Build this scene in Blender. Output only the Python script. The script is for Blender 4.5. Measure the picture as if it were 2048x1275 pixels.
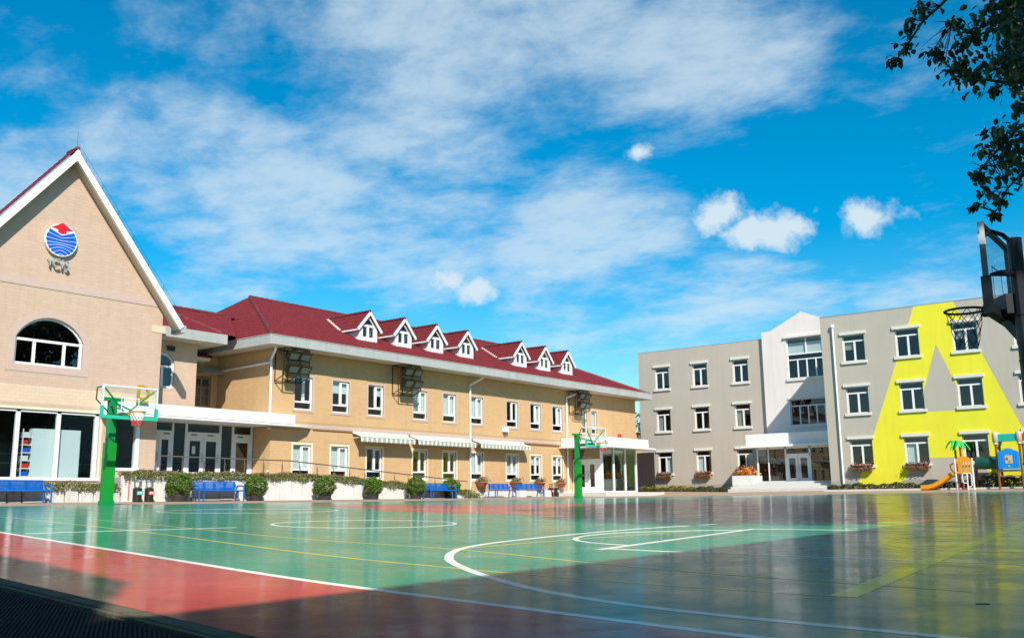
import bpy, bmesh, math, random
from math import sin, cos, pi, radians, sqrt, hypot
from mathutils import Vector, Matrix
from mathutils.geometry import tessellate_polygon

for o in list(bpy.data.objects):
    bpy.data.objects.remove(o)
S = bpy.context.scene
COL = S.collection
rnd = random.Random(7)

# ------------------------------------------------------------------ camera
cam_d = bpy.data.cameras.new('camera')
cam = bpy.data.objects.new('camera', cam_d)
COL.objects.link(cam)
S.camera = cam
cam_d.sensor_width = 36.0
cam_d.lens = 33.724
cam_d.clip_start = 0.05
cam_d.clip_end = 3000
CR = ((0.609643, -0.792589, -0.011762), (-0.13933, -0.121753, 0.982733), (0.780335, 0.597477, 0.184657))
mw = Matrix.Identity(4)
for i in range(3):
    mw[i][0] = CR[0][i]; mw[i][1] = CR[1][i]; mw[i][2] = -CR[2][i]
mw[0][3], mw[1][3], mw[2][3] = 0, 0, 0.65
cam.matrix_world = mw

# ------------------------------------------------------------------ sun, sky, exposure
SUNV = Vector((0.70, 0.955, -1.0)).normalized()          # the way the light travels
sun_d = bpy.data.lights.new('sun', 'SUN')
sun_d.energy = 5.0
sun_d.angle = radians(0.53)
sun_d.color = (1.0, 0.945, 0.86)
sun = bpy.data.objects.new('sun', sun_d)
COL.objects.link(sun)
sun.rotation_euler = SUNV.to_track_quat('-Z', 'Y').to_euler()
sun.location = (-30, -40, 50)
SUN_EL = math.asin(-SUNV.z)
SUN_AZ = math.atan2(-SUNV.x, -SUNV.y)

W = bpy.data.worlds.new('World')
S.world = W
W.use_nodes = True
wt = W.node_tree
wn, wl = wt.nodes, wt.links
wn.clear()


def N(tree, typ, **kw):
    n = tree.nodes.new(typ)
    for k, v in kw.items():
        if k == 'inp':
            for a, b in v.items():
                n.inputs[a].default_value = b
        else:
            setattr(n, k, v)
    return n


def math_n(tree, op, a, b=None, c=None, clamp=False):
    n = tree.nodes.new('ShaderNodeMath')
    n.operation = op
    n.use_clamp = clamp
    for i, x in enumerate((a, b, c)):
        if x is None:
            continue
        if isinstance(x, (int, float)):
            n.inputs[i].default_value = x
        else:
            tree.links.new(x, n.inputs[i])
    return n.outputs[0]


def build_sky():
    out = N(wt, 'ShaderNodeOutputWorld')
    bg = N(wt, 'ShaderNodeBackground')
    bg.inputs['Strength'].default_value = 0.055
    sky = N(wt, 'ShaderNodeTexSky')
    sky.sky_type = 'NISHITA'
    sky.sun_disc = False
    sky.sun_elevation = SUN_EL
    sky.sun_rotation = SUN_AZ
    sky.altitude = 50
    sky.air_density = 1.0
    sky.dust_density = 0.3
    sky.ozone_density = 2.5
    hs = N(wt, 'ShaderNodeHueSaturation')
    hs.inputs['Hue'].default_value = 0.485
    hs.inputs['Saturation'].default_value = 1.6
    hs.inputs['Value'].default_value = 2.15
    wl.new(sky.outputs[0], hs.inputs['Color'])
    tc = N(wt, 'ShaderNodeTexCoord')
    D = tc.outputs['Generated']
    sep = N(wt, 'ShaderNodeSeparateXYZ')
    wl.new(D, sep.inputs[0])
    zz = math_n(wt, 'ADD', math_n(wt, 'MAXIMUM', sep.outputs[2], 0.0), 0.16)
    px = math_n(wt, 'DIVIDE', sep.outputs[0], zz)
    py = math_n(wt, 'DIVIDE', sep.outputs[1], zz)
    cmb = N(wt, 'ShaderNodeCombineXYZ')
    wl.new(px, cmb.inputs[0]); wl.new(py, cmb.inputs[1])

    def noise(scale, detail, rough, dist, rot, sc, off=(0, 0, 0)):
        mp = N(wt, 'ShaderNodeMapping')
        mp.inputs['Rotation'].default_value = (0, 0, rot)
        mp.inputs['Scale'].default_value = sc
        mp.inputs['Location'].default_value = off
        wl.new(cmb.outputs[0], mp.inputs[0])
        n = N(wt, 'ShaderNodeTexNoise')
        n.inputs['Scale'].default_value = scale
        n.inputs['Detail'].default_value = detail
        n.inputs['Roughness'].default_value = rough
        n.inputs['Distortion'].default_value = dist
        wl.new(mp.outputs[0], n.inputs['Vector'])
        return n.outputs[0]

    def ramp(x, lo, hi):
        m = N(wt, 'ShaderNodeMapRange')
        m.interpolation_type = 'SMOOTHSTEP'
        m.inputs['From Min'].default_value = lo
        m.inputs['From Max'].default_value = hi
        wl.new(x, m.inputs['Value'])
        return m.outputs[0]
    big = ramp(noise(0.62, 3, 0.5, 0.3, 0.5, (1, 1, 1), (SKY_OFF[0], SKY_OFF[1], 0)), 0.36, 0.60)
    reg = None
    for (dx, dy, dz, r, amp) in REGIONS:
        v = N(wt, 'ShaderNodeVectorMath', operation='SUBTRACT')
        wl.new(D, v.inputs[0]); v.inputs[1].default_value = (dx, dy, dz)
        s = N(wt, 'ShaderNodeVectorMath', operation='MULTIPLY'); wl.new(v.outputs[0], s.inputs[0]); s.inputs[1].default_value = (1, 1, 1.7)
        ln = N(wt, 'ShaderNodeVectorMath', operation='LENGTH'); wl.new(s.outputs[0], ln.inputs[0])
        f = math_n(wt, 'MULTIPLY', ramp(math_n(wt, 'SUBTRACT', 1.0, math_n(wt, 'DIVIDE', ln.outputs['Value'], r)), 0.0, 0.8), amp)
        reg = f if reg is None else math_n(wt, 'MAXIMUM', reg, f)
    big = math_n(wt, 'MAXIMUM', math_n(wt, 'MULTIPLY', big, 0.45), reg)
    mid = noise(2.1, 10, 0.60, 0.15, 0.9, (1.0, 0.8, 1), (4.1, 0.4, 0))
    fine = noise(9.0, 7, 0.65, 0.2, 0.9, (1, 0.8, 1), (1.7, 8.2, 0))
    m2 = math_n(wt, 'ADD', math_n(wt, 'MULTIPLY', mid, 0.68), math_n(wt, 'MULTIPLY', fine, 0.32))
    cov = math_n(wt, 'ADD', m2, math_n(wt, 'MULTIPLY', math_n(wt, 'SUBTRACT', big, 0.62), 0.26))
    veil = math_n(wt, 'MULTIPLY', ramp(cov, 0.40, 0.68), 0.70, clamp=True)
    # a few small cumulus puffs low over the far roofs
    n3 = N(wt, 'ShaderNodeTexNoise')
    n3.inputs['Scale'].default_value = 26
    n3.inputs['Detail'].default_value = 7
    n3.inputs['Roughness'].default_value = 0.6
    wl.new(D, n3.inputs['Vector'])
    puffs = None
    for (dx, dy, dz, r) in PUFFS:
        v = N(wt, 'ShaderNodeVectorMath', operation='SUBTRACT')
        wl.new(D, v.inputs[0])
        v.inputs[1].default_value = (dx, dy, dz)
        s = N(wt, 'ShaderNodeVectorMath', operation='MULTIPLY')
        wl.new(v.outputs[0], s.inputs[0])
        s.inputs[1].default_value = (1, 1, 1.75)
        ln = N(wt, 'ShaderNodeVectorMath', operation='LENGTH')
        wl.new(s.outputs[0], ln.inputs[0])
        base = math_n(wt, 'SUBTRACT', 1.0, math_n(wt, 'DIVIDE', ln.outputs['Value'], r))
        val = math_n(wt, 'ADD', base, math_n(wt, 'MULTIPLY', math_n(wt, 'SUBTRACT', n3.outputs[0], 0.5), 2.6))
        f = ramp(val, 0.0, 0.75)
        puffs = f if puffs is None else math_n(wt, 'MAXIMUM', puffs, f)
    cl = math_n(wt, 'MAXIMUM', veil, math_n(wt, 'MULTIPLY', puffs, 0.93))
    mix = N(wt, 'ShaderNodeMixRGB')
    wl.new(cl, mix.inputs[0])
    wl.new(hs.outputs[0], mix.inputs[1])
    mix.inputs[2].default_value = (10.0, 12.0, 13.2, 1)
    wl.new(mix.outputs[0], bg.inputs['Color'])
    wl.new(bg.outputs[0], out.inputs[0])


SKY_OFF = (0.3, 1.1)
PUFFS = [(0.872, 0.401, 0.281, 0.04), (0.887, 0.379, 0.263, 0.036), (0.898, 0.355, 0.261, 0.046), (0.735, 0.640, 0.224, 0.028), (0.750, 0.625, 0.217, 0.03), (0.817, 0.462, 0.345, 0.02), (0.925, 0.271, 0.265, 0.034)]
REGIONS = [(0.5, 0.804, 0.322, 0.22, 0.9), (0.594, 0.747, 0.298, 0.24, 1), (0.691, 0.639, 0.338, 0.22, 0.95), (0.803, 0.532, 0.268, 0.2, 0.9), (0.7, 0.668, 0.254, 0.2, 0.8), (0.703, 0.549, 0.452, 0.3, 0.85), (0.808, 0.411, 0.422, 0.22, 0.8), (0.904, 0.389, 0.175, 0.2, 0.8), (0.815, 0.541, 0.208, 0.2, 0.7), (0.91, 0.183, 0.372, 0.16, 0.6), (0.404, 0.869, 0.286, 0.16, 0.8), (0.461, 0.779, 0.424, 0.16, 0.35), (0.96, 0.212, 0.181, 0.2, 0.7), (0.558, 0.805, 0.203, 0.18, 0.6)]
build_sky()

S.view_settings.view_transform = 'Standard'
S.view_settings.look = 'None'
S.view_settings.gamma = 1.0
S.view_settings.use_curve_mapping = False
S.view_settings.exposure = 0.33
S.cycles.max_bounces = 8
S.cycles.transparent_max_bounces = 12
S.cycles.caustics_reflective = False
S.cycles.caustics_refractive = False
S.cycles.use_denoising = True

# ------------------------------------------------------------------ helpers


class MB:
    def __init__(s):
        s.v = []; s.f = []; s.mi = []

    def add(s, vs, fs, mi=0):
        b = len(s.v)
        s.v += [tuple(v) for v in vs]
        for f in fs:
            s.f.append(tuple(i + b for i in f)); s.mi.append(mi)
        return s

    def box(s, x0, y0, z0, x1, y1, z1, mi=0):
        if x1 < x0: x0, x1 = x1, x0
        if y1 < y0: y0, y1 = y1, y0
        if z1 < z0: z0, z1 = z1, z0
        return s.add([(x0, y0, z0), (x1, y0, z0), (x1, y1, z0), (x0, y1, z0), (x0, y0, z1), (x1, y0, z1), (x1, y1, z1), (x0, y1, z1)],
                     [(0, 3, 2, 1), (4, 5, 6, 7), (0, 1, 5, 4), (1, 2, 6, 5), (2, 3, 7, 6), (3, 0, 4, 7)], mi)

    def quad(s, a, b, c, d, mi=0):
        return s.add([a, b, c, d], [(0, 1, 2, 3)], mi)

    def bar(s, a, b, w, h=None, up=(0, 0, 1), mi=0):
        a = Vector(a); b = Vector(b); h = h or w
        t = (b - a).normalized(); u = Vector(up)
        if abs(t.dot(u)) > 0.98: u = Vector((0, 1, 0))
        r = t.cross(u).normalized(); u = r.cross(t)
        vs = []
        for p in (a, b):
            for i, j in ((-1, -1), (1, -1), (1, 1), (-1, 1)):
                vs.append(p + r * (i * w / 2) + u * (j * h / 2))
        return s.add(vs, [(3, 2, 1, 0), (4, 5, 6, 7), (0, 1, 5, 4), (1, 2, 6, 5), (2, 3, 7, 6), (3, 0, 4, 7)], mi)

    def tube(s, pts, r, n=8, caps=True, mi=0, closed=False):
        P = [Vector(p) for p in pts]
        m = len(P)
        rs = r if isinstance(r, (list, tuple)) else [r] * m
        vs = []; ref = None
        for i, p in enumerate(P):
            if closed:
                t = (P[(i + 1) % m] - P[i - 1]).normalized()
            else:
                t = (P[min(i + 1, m - 1)] - P[max(i - 1, 0)]).normalized()
            if ref is None:
                ref = Vector((0, 0, 1)) if abs(t.z) < 0.9 else Vector((1, 0, 0))
            a = t.cross(ref).normalized(); b = a.cross(t).normalized(); ref = b
            for k in range(n):
                q = 2 * pi * k / n
                vs.append(p + a * (rs[i] * cos(q)) + b * (rs[i] * sin(q)))
        fs = []
        for i in range(m if closed else m - 1):
            for k in range(n):
                j = (i + 1) % m
                fs.append((i * n + k, i * n + (k + 1) % n, j * n + (k + 1) % n, j * n + k))
        if caps and not closed:
            fs.append(tuple(range(n - 1, -1, -1))); fs.append(tuple((m - 1) * n + k for k in range(n)))
        return s.add(vs, fs, mi)

    def lathe(s, prof, c=(0, 0, 0), n=16, mi=0):
        vs = []; m = len(prof)
        for (r, z) in prof:
            for k in range(n):
                q = 2 * pi * k / n
                vs.append((c[0] + r * cos(q), c[1] + r * sin(q), c[2] + z))
        fs = [(i * n + k, i * n + (k + 1) % n, (i + 1) * n + (k + 1) % n, (i + 1) * n + k) for i in range(m - 1) for k in range(n)]
        fs.append(tuple(range(n - 1, -1, -1))); fs.append(tuple((m - 1) * n + k for k in range(n)))
        return s.add(vs, fs, mi)

    def prism(s, poly, fn, d0, d1, mi=0):
        """poly: list of (u,v) counter-clockwise; fn(u,v,d)->xyz; extruded from d0 to d1"""
        n = len(poly)
        tri = tessellate_polygon([[Vector((u, v, 0)) for u, v in poly]])
        vs = [fn(u, v, d0) for u, v in poly] + [fn(u, v, d1) for u, v in poly]
        fs = [tuple(t) for t in tri] + [tuple(i + n for i in reversed(t)) for t in tri]
        fs += [(i, (i + 1) % n, (i + 1) % n + n, i + n) for i in range(n)]
        return s.add(vs, fs, mi)

    def mesh(s, name, mats, smooth=False, recalc=False):
        me = bpy.data.meshes.new(name)
        me.from_pydata(s.v, [], s.f)
        for m in (mats if isinstance(mats, (list, tuple)) else [mats]):
            me.materials.append(m)
        if any(s.mi):
            me.polygons.foreach_set('material_index', s.mi)
        if smooth:
            me.polygons.foreach_set('use_smooth', [True] * len(s.f))
        if recalc:
            bm = bmesh.new(); bm.from_mesh(me)
            bmesh.ops.recalc_face_normals(bm, faces=bm.faces[:])
            bm.to_mesh(me); bm.free()
        me.update()
        return me

    def build(s, name, mats, parent=None, local=False, smooth=False, recalc=False, **props):
        o = bpy.data.objects.new(name, s.mesh(name, mats, smooth, recalc))
        COL.objects.link(o)
        if parent is not None:
            o.parent = parent
            if not local:
                w = Vector((0, 0, 0)); p = parent
                while p is not None:
                    w += p.location; p = p.parent
                o.location = -w
        for k, v in props.items():
            o[k] = v
        return o


def thing(name, label, cat, loc=(0, 0, 0), rz=0.0, group=None):
    o = bpy.data.objects.new(name, None)
    o.empty_display_size = 0.3
    COL.objects.link(o)
    o.location = loc
    o.rotation_euler = (0, 0, rz)
    tag(o, label, cat, group)
    return o


def tag(o, label, cat, group=None):
    o['label'] = label; o['category'] = cat
    if group: o['group'] = group
    return o


def copy_tree(o, parent=None):
    kids = [c for c in bpy.data.objects if c.parent is o]
    c = o.copy()
    COL.objects.link(c)
    if parent is not None: c.parent = parent
    for k in kids: copy_tree(k, c)
    return c


def put(me, name, parent, loc=(0, 0, 0), rot=(0, 0, 0)):
    o = bpy.data.objects.new(name, me)
    COL.objects.link(o)
    o.parent = parent; o.location = loc; o.rotation_euler = rot
    return o


# ------------------------------------------------------------------ materials
def mat(name, col, rough=0.6, var=0.12, scale=6.0, bump=0.0, bscale=40.0, metal=0.0, spec=0.5, island=0.0, dirt=0.0, dirtcol=(0.1, 0.09, 0.08), coat=0.0, trans=0.0, streak=0.0):
    m = bpy.data.materials.new(name)
    m.use_nodes = True
    t = m.node_tree; t.nodes.clear()
    out = N(t, 'ShaderNodeOutputMaterial')
    p = N(t, 'ShaderNodeBsdfPrincipled')
    t.links.new(p.outputs[0], out.inputs[0])
    p.inputs['Roughness'].default_value = rough
    p.inputs['Metallic'].default_value = metal
    p.inputs['Specular IOR Level'].default_value = spec
    if coat: p.inputs['Coat Weight'].default_value = coat
    tc = N(t, 'ShaderNodeTexCoord')
    nz = N(t, 'ShaderNodeTexNoise')
    nz.inputs['Scale'].default_value = scale
    nz.inputs['Detail'].default_value = 5
    t.links.new(tc.outputs['Object'], nz.inputs['Vector'])
    mx = N(t, 'ShaderNodeMixRGB')
    mx.inputs[1].default_value = tuple(max(0, c * (1 - var)) for c in col) + (1,)
    mx.inputs[2].default_value = tuple(min(1, c * (1 + var)) for c in col) + (1,)
    f = nz.outputs[0]
    if island:
        ge = N(t, 'ShaderNodeNewGeometry')
        oi = N(t, 'ShaderNodeObjectInfo')
        r = math_n(t, 'FRACT', math_n(t, 'ADD', ge.outputs['Random Per Island'], oi.outputs['Random']))
        f = math_n(t, 'ADD', math_n(t, 'MULTIPLY', r, island), math_n(t, 'MULTIPLY', f, 1 - island))
    t.links.new(f, mx.inputs[0])
    c = mx.outputs[0]
    if dirt:
        n2 = N(t, 'ShaderNodeTexNoise')
        n2.inputs['Scale'].default_value = scale * 0.37
        n2.inputs['Detail'].default_value = 8
        n2.inputs['Roughness'].default_value = 0.65
        t.links.new(tc.outputs['Object'], n2.inputs['Vector'])
        mr = N(t, 'ShaderNodeMapRange')
        mr.inputs['From Min'].default_value = 0.48
        mr.inputs['From Max'].default_value = 0.75
        mr.inputs['To Max'].default_value = dirt
        t.links.new(n2.outputs[0], mr.inputs['Value'])
        m3 = N(t, 'ShaderNodeMixRGB')
        t.links.new(mr.outputs[0], m3.inputs[0])
        t.links.new(c, m3.inputs[1])
        m3.inputs[2].default_value = tuple(dirtcol) + (1,)
        c = m3.outputs[0]
    if streak:
        mp = N(t, 'ShaderNodeMapping'); mp.inputs['Scale'].default_value = (1.6, 1.6, 0.10)
        t.links.new(tc.outputs['Object'], mp.inputs[0])
        n4 = N(t, 'ShaderNodeTexNoise'); n4.inputs['Scale'].default_value = 2.2; n4.inputs['Detail'].default_value = 7; n4.inputs['Roughness'].default_value = 0.6
        t.links.new(mp.outputs[0], n4.inputs['Vector'])
        r4 = N(t, 'ShaderNodeMapRange'); r4.inputs['From Min'].default_value = 0.47; r4.inputs['From Max'].default_value = 0.72; r4.inputs['To Max'].default_value = streak
        t.links.new(n4.outputs[0], r4.inputs['Value'])
        m4 = N(t, 'ShaderNodeMixRGB'); t.links.new(r4.outputs[0], m4.inputs[0]); t.links.new(c, m4.inputs[1])
        m4.inputs[2].default_value = tuple(k * 0.6 for k in col) + (1,)
        c = m4.outputs[0]
    t.links.new(c, p.inputs['Base Color'])
    if bump:
        bn = N(t, 'ShaderNodeTexNoise')
        bn.inputs['Scale'].default_value = bscale
        bn.inputs['Detail'].default_value = 4
        t.links.new(tc.outputs['Object'], bn.inputs['Vector'])
        b = N(t, 'ShaderNodeBump')
        b.inputs['Strength'].default_value = bump
        b.inputs['Distance'].default_value = 0.02
        t.links.new(bn.outputs[0], b.inputs['Height'])
        t.links.new(b.outputs[0], p.inputs['Normal'])
    return m


def glass_mat(name, tint=(0.75, 0.82, 0.8), base=0.07, rough=0.0, ior=1.5):
    m = bpy.data.materials.new(name)
    m.use_nodes = True
    t = m.node_tree; t.nodes.clear()
    out = N(t, 'ShaderNodeOutputMaterial')
    tr = N(t, 'ShaderNodeBsdfTransparent'); tr.inputs[0].default_value = tuple(tint) + (1,)
    gl = N(t, 'ShaderNodeBsdfGlossy'); gl.inputs['Roughness'].default_value = rough
    gl.inputs['Color'].default_value = (0.9, 0.95, 0.95, 1)
    fr = N(t, 'ShaderNodeFresnel'); fr.inputs['IOR'].default_value = ior
    ge = N(t, 'ShaderNodeNewGeometry')
    fac = math_n(t, 'MULTIPLY', math_n(t, 'ADD', fr.outputs[0], base, clamp=True), math_n(t, 'SUBTRACT', 1.0, ge.outputs['Backfacing']))
    mx = N(t, 'ShaderNodeMixShader')
    t.links.new(fac, mx.inputs[0]); t.links.new(tr.outputs[0], mx.inputs[1]); t.links.new(gl.outputs[0], mx.inputs[2])
    t.links.new(mx.outputs[0], out.inputs[0])
    return m


def court_mat(name, col, var=0.24):
    """sealed, slightly uneven sports paint: a clear, glossy, streaky film"""
    m = bpy.data.materials.new(name)
    m.use_nodes = True
    t = m.node_tree; t.nodes.clear()
    out = N(t, 'ShaderNodeOutputMaterial')
    p = N(t, 'ShaderNodeBsdfPrincipled')
    t.links.new(p.outputs[0], out.inputs[0])
    tc = N(t, 'ShaderNodeTexCoord')

    def nz(scale, detail, sc=(1, 1, 1), rot=0.0, rough=0.55):
        mp = N(t, 'ShaderNodeMapping')
        mp.inputs['Scale'].default_value = sc
        mp.inputs['Rotation'].default_value = (0, 0, rot)
        t.links.new(tc.outputs['Object'], mp.inputs[0])
        n = N(t, 'ShaderNodeTexNoise')
        n.inputs['Scale'].default_value = scale; n.inputs['Detail'].default_value = detail
        n.inputs['Roughness'].default_value = rough
        t.links.new(mp.outputs[0], n.inputs['Vector'])
        return n.outputs[0]
    a = nz(0.9, 7)
    b = nz(14, 5)
    grain = nz(75, 2)
    f = math_n(t, 'ADD', math_n(t, 'ADD', math_n(t, 'MULTIPLY', a, 0.5), math_n(t, 'MULTIPLY', b, 0.28)), math_n(t, 'MULTIPLY', grain, 0.22))
    mr = N(t, 'ShaderNodeMapRange')
    mr.inputs['From Min'].default_value = 0.3; mr.inputs['From Max'].default_value = 0.7
    t.links.new(f, mr.inputs['Value'])
    mx = N(t, 'ShaderNodeMixRGB')
    mx.inputs[1].default_value = tuple(c * (1 - var) for c in col) + (1,)
    mx.inputs[2].default_value = tuple(c * (1 + var) for c in col) + (1,)
    t.links.new(mr.outputs[0], mx.inputs[0])
    # scuffs and dust
    sc = nz(5.0, 8, (1, 0.25, 1), 0.9, 0.7)
    m2 = N(t, 'ShaderNodeMapRange')
    m2.inputs['From Min'].default_value = 0.50; m2.inputs['From Max'].default_value = 0.72; m2.inputs['To Max'].default_value = 0.55
    t.links.new(sc, m2.inputs['Value'])
    mx2 = N(t, 'ShaderNodeMixRGB')
    t.links.new(m2.outputs[0], mx2.inputs[0]); t.links.new(mx.outputs[0], mx2.inputs[1])
    mx2.inputs[2].default_value = tuple(c * 0.55 + 0.02 for c in col) + (1,)
    t.links.new(mx2.outputs[0], p.inputs['Base Color'])
    bp = N(t, 'ShaderNodeBump')
    bp.inputs['Strength'].default_value = 0.11; bp.inputs['Distance'].default_value = 0.012
    hgt = math_n(t, 'ADD', math_n(t, 'MULTIPLY', nz(2.6, 5, (1, 1, 1), 0.5), 1.0), math_n(t, 'MULTIPLY', nz(26, 3), 0.10))
    t.links.new(hgt, bp.inputs['Height'])
    df = N(t, 'ShaderNodeBsdfDiffuse')
    t.links.new(p.inputs['Base Color'].links[0].from_socket, df.inputs['Color'])
    gl = N(t, 'ShaderNodeBsdfGlossy')
    gl.inputs['Color'].default_value = (1, 1, 1, 1)
    t.links.new(bp.outputs[0], gl.inputs['Normal'])
    rr = N(t, 'ShaderNodeMapRange')
    rr.inputs['To Min'].default_value = 0.05; rr.inputs['To Max'].default_value = 0.21
    wear = nz(1.5, 7, (1, 1, 1), 0.3, 0.62)
    t.links.new(wear, rr.inputs['Value'])
    t.links.new(rr.outputs[0], gl.inputs['Roughness'])
    # worn sealer: the grazing sheen is patchy and never total
    ge = N(t, 'ShaderNodeNewGeometry')
    dp = N(t, 'ShaderNodeVectorMath', operation='DOT_PRODUCT')
    t.links.new(ge.outputs['Normal'], dp.inputs[0]); t.links.new(ge.outputs['Incoming'], dp.inputs[1])
    gz = math_n(t, 'POWER', math_n(t, 'SUBTRACT', 1.0, math_n(t, 'ABSOLUTE', dp.outputs['Value']), clamp=True), 10.0)
    pr = N(t, 'ShaderNodeMapRange')
    pr.inputs['From Min'].default_value = 0.32; pr.inputs['From Max'].default_value = 0.68
    pr.inputs['To Min'].default_value = 1.0; pr.inputs['To Max'].default_value = 0.38
    t.links.new(math_n(t, 'ADD', math_n(t, 'MULTIPLY', wear, 0.55), math_n(t, 'MULTIPLY', nz(7, 6, (1, 1, 1), 0.1, 0.65), 0.45)), pr.inputs['Value'])
    fac = math_n(t, 'ADD', math_n(t, 'MULTIPLY', gz, pr.outputs[0]), 0.012)
    ms = N(t, 'ShaderNodeMixShader')
    t.links.new(fac, ms.inputs[0]); t.links.new(df.outputs[0], ms.inputs[1]); t.links.new(gl.outputs[0], ms.inputs[2])
    t.links.new(ms.outputs[0], out.inputs[0])
    t.nodes.remove(p)
    return m


M_yband = court_mat('yellow_band_paint', (0.80, 0.66, 0.04), 0.2)
M_green = court_mat('green_court_paint', (0.028, 0.27, 0.155))
M_red = court_mat('red_court_paint', (0.46, 0.062, 0.048))
M_line = court_mat('white_line_paint', (0.86, 0.85, 0.78), 0.10)
M_yline = court_mat('yellow_line_paint', (0.62, 0.50, 0.08), 0.3)
M_pink = court_mat('pink_line_paint', (0.62, 0.25, 0.22), 0.1)
M_ground = mat('tan_paving', (0.36, 0.25, 0.17), 0.75, 0.2, 3.0, 0.2, 30, dirt=0.35)
M_earth = mat('far_ground', (0.22, 0.2, 0.17), 0.9, 0.2, 0.4)
M_mortar = mat('mortar', (0.46, 0.30, 0.14), 0.9, 0.1)
M_mortar2 = mat('cream_mortar', (0.50, 0.385, 0.28), 0.9, 0.1)
M_brick_o = mat('ochre_tile', (0.60, 0.385, 0.195), 0.55, 0.09, 2.0, 0.1, 60, island=0.40, spec=0.3, streak=0.20, dirt=0.22, dirtcol=(0.4, 0.27, 0.13))
M_brick_c = mat('cream_tile', (0.585, 0.42, 0.31), 0.55, 0.08, 2.0, 0.1, 60, island=0.40, spec=0.3, streak=0.20, dirt=0.22, dirtcol=(0.42, 0.3, 0.2))
M_brick_l = mat('pale_tile', (0.67, 0.52, 0.375), 0.55, 0.07, 2.0, 0.1, 60, island=0.45, spec=0.3)
M_pinktile = mat('rose_band_tile', (0.56, 0.415, 0.345), 0.6, 0.08, 5.0, 0.1, 50, dirt=0.15, dirtcol=(0.4, 0.3, 0.28))
M_creamtrim = mat('cream_trim', (0.78, 0.66, 0.50), 0.6, 0.05, 4)
M_white = mat('white_paint', (0.80, 0.79, 0.77), 0.45, 0.04, 3.0, dirt=0.12, dirtcol=(0.55, 0.52, 0.47))
M_trim = mat('cream_white_trim', (0.72, 0.68, 0.61), 0.6, 0.06, 4, dirt=0.2, dirtcol=(0.5, 0.46, 0.4))
M_pvc = mat('white_frame', (0.82, 0.82, 0.82), 0.35, 0.02, 4.0)
M_gutter = mat('pale_grey_concrete', (0.41, 0.43, 0.41), 0.7, 0.08, 1.2, 0.1, 25, dirt=0.40, dirtcol=(0.28, 0.26, 0.20), streak=0.35)
M_soffit = mat('soffit_render', (0.58, 0.50, 0.38), 0.8, 0.1, 2.0, dirt=0.3, dirtcol=(0.35, 0.28, 0.2))
M_grey = mat('taupe_render', (0.48, 0.425, 0.35), 0.85, 0.05, 0.8, 0.25, 45, dirt=0.25, dirtcol=(0.38, 0.34, 0.29), streak=0.15)
M_plinth = mat('dark_taupe_render', (0.36, 0.33, 0.29), 0.85, 0.06, 1, 0.2, 45, dirt=0.3, dirtcol=(0.2, 0.18, 0.16))
M_towerw = mat('pale_cream_render', (0.76, 0.685, 0.635), 0.8, 0.03, 0.8, 0.15, 45, dirt=0.18, dirtcol=(0.6, 0.55, 0.5), streak=0.2)
M_yellow = mat('yellow_mural_paint', (0.80, 0.72, 0.03), 0.75, 0.06, 1.0, 0.25, 45, dirt=0.15, dirtcol=(0.6, 0.54, 0.04), streak=0.16)
M_stone = mat('rough_stone', (0.58, 0.57, 0.54), 0.85, 0.2, 4.0, 0.5, 14, dirt=0.5, dirtcol=(0.32, 0.31, 0.28))
M_panel = mat('pale_stone_panel', (0.68, 0.67, 0.63), 0.8, 0.1, 2.5, 0.2, 20, dirt=0.35, dirtcol=(0.45, 0.42, 0.38))
M_step = mat('step_granite', (0.60, 0.58, 0.54), 0.7, 0.12, 6, 0.1, 60, dirt=0.2, dirtcol=(0.4, 0.38, 0.35))
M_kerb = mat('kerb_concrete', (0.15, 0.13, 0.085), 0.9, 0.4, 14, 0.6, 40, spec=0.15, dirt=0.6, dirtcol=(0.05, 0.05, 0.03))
M_metal = mat('brushed_steel', (0.5, 0.5, 0.5), 0.3, 0.1, 10, metal=0.9)
M_rail = mat('dull_rail_steel', (0.23, 0.19, 0.17), 0.4, 0.1, 10, metal=0.6)
M_black = mat('black_steel', (0.016, 0.016, 0.0055), 0.45, 0.2, 8)
M_hoopdk = mat('dark_hoop_steel', (0.010, 0.012, 0.016), 0.45, 0.3, 6)
M_rubber = mat('black_rubber', (0.005, 0.0055, 0.0075), 0.8, 0.25, 10, spec=0.2)
M_blue = mat('blue_bench_paint', (0.004, 0.125, 0.44), 0.35, 0.12, 5)
M_hgreen = mat('green_hoop_paint', (0.004, 0.25, 0.06), 0.4, 0.12, 5)
M_hpad = mat('bright_green_padding', (0.004, 0.27, 0.025), 0.5, 0.1, 5)
M_teal = mat('teal_edge_padding', (0.02, 0.50, 0.34), 0.5, 0.08, 5)
M_orange = mat('orange_rim', (0.75, 0.22, 0.04), 0.4, 0.1, 5)
M_netw = mat('white_net', (0.8, 0.8, 0.75), 0.8, 0.05, 5)
M_netr = mat('red_net', (0.65, 0.06, 0.05), 0.8, 0.1, 5)
M_terra = mat('terracotta', (0.45, 0.16, 0.09), 0.7, 0.15, 6)
M_pot = mat('dark_pot', (0.035, 0.028, 0.026), 0.6, 0.2, 6)
M_leaf = mat('shrub_leaf', (0.075, 0.15, 0.0055), 0.55, 0.5, 3, island=0.8)
M_flow = mat('bed_leaf', (0.14, 0.16, 0.035), 0.6, 0.5, 3, island=0.8)
M_pinkfl = mat('pink_flower', (0.48, 0.14, 0.18), 0.6, 0.35, 3, island=0.8)
M_redfl = mat('red_flower', (0.60, 0.05, 0.05), 0.6, 0.35, 3, island=0.8)
M_croton = mat('orange_croton_leaf', (0.62, 0.20, 0.02), 0.5, 0.55, 3, island=0.9)
M_hedge = mat('hedge_leaf', (0.22, 0.19, 0.025), 0.6, 0.6, 3, island=0.85)
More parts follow.
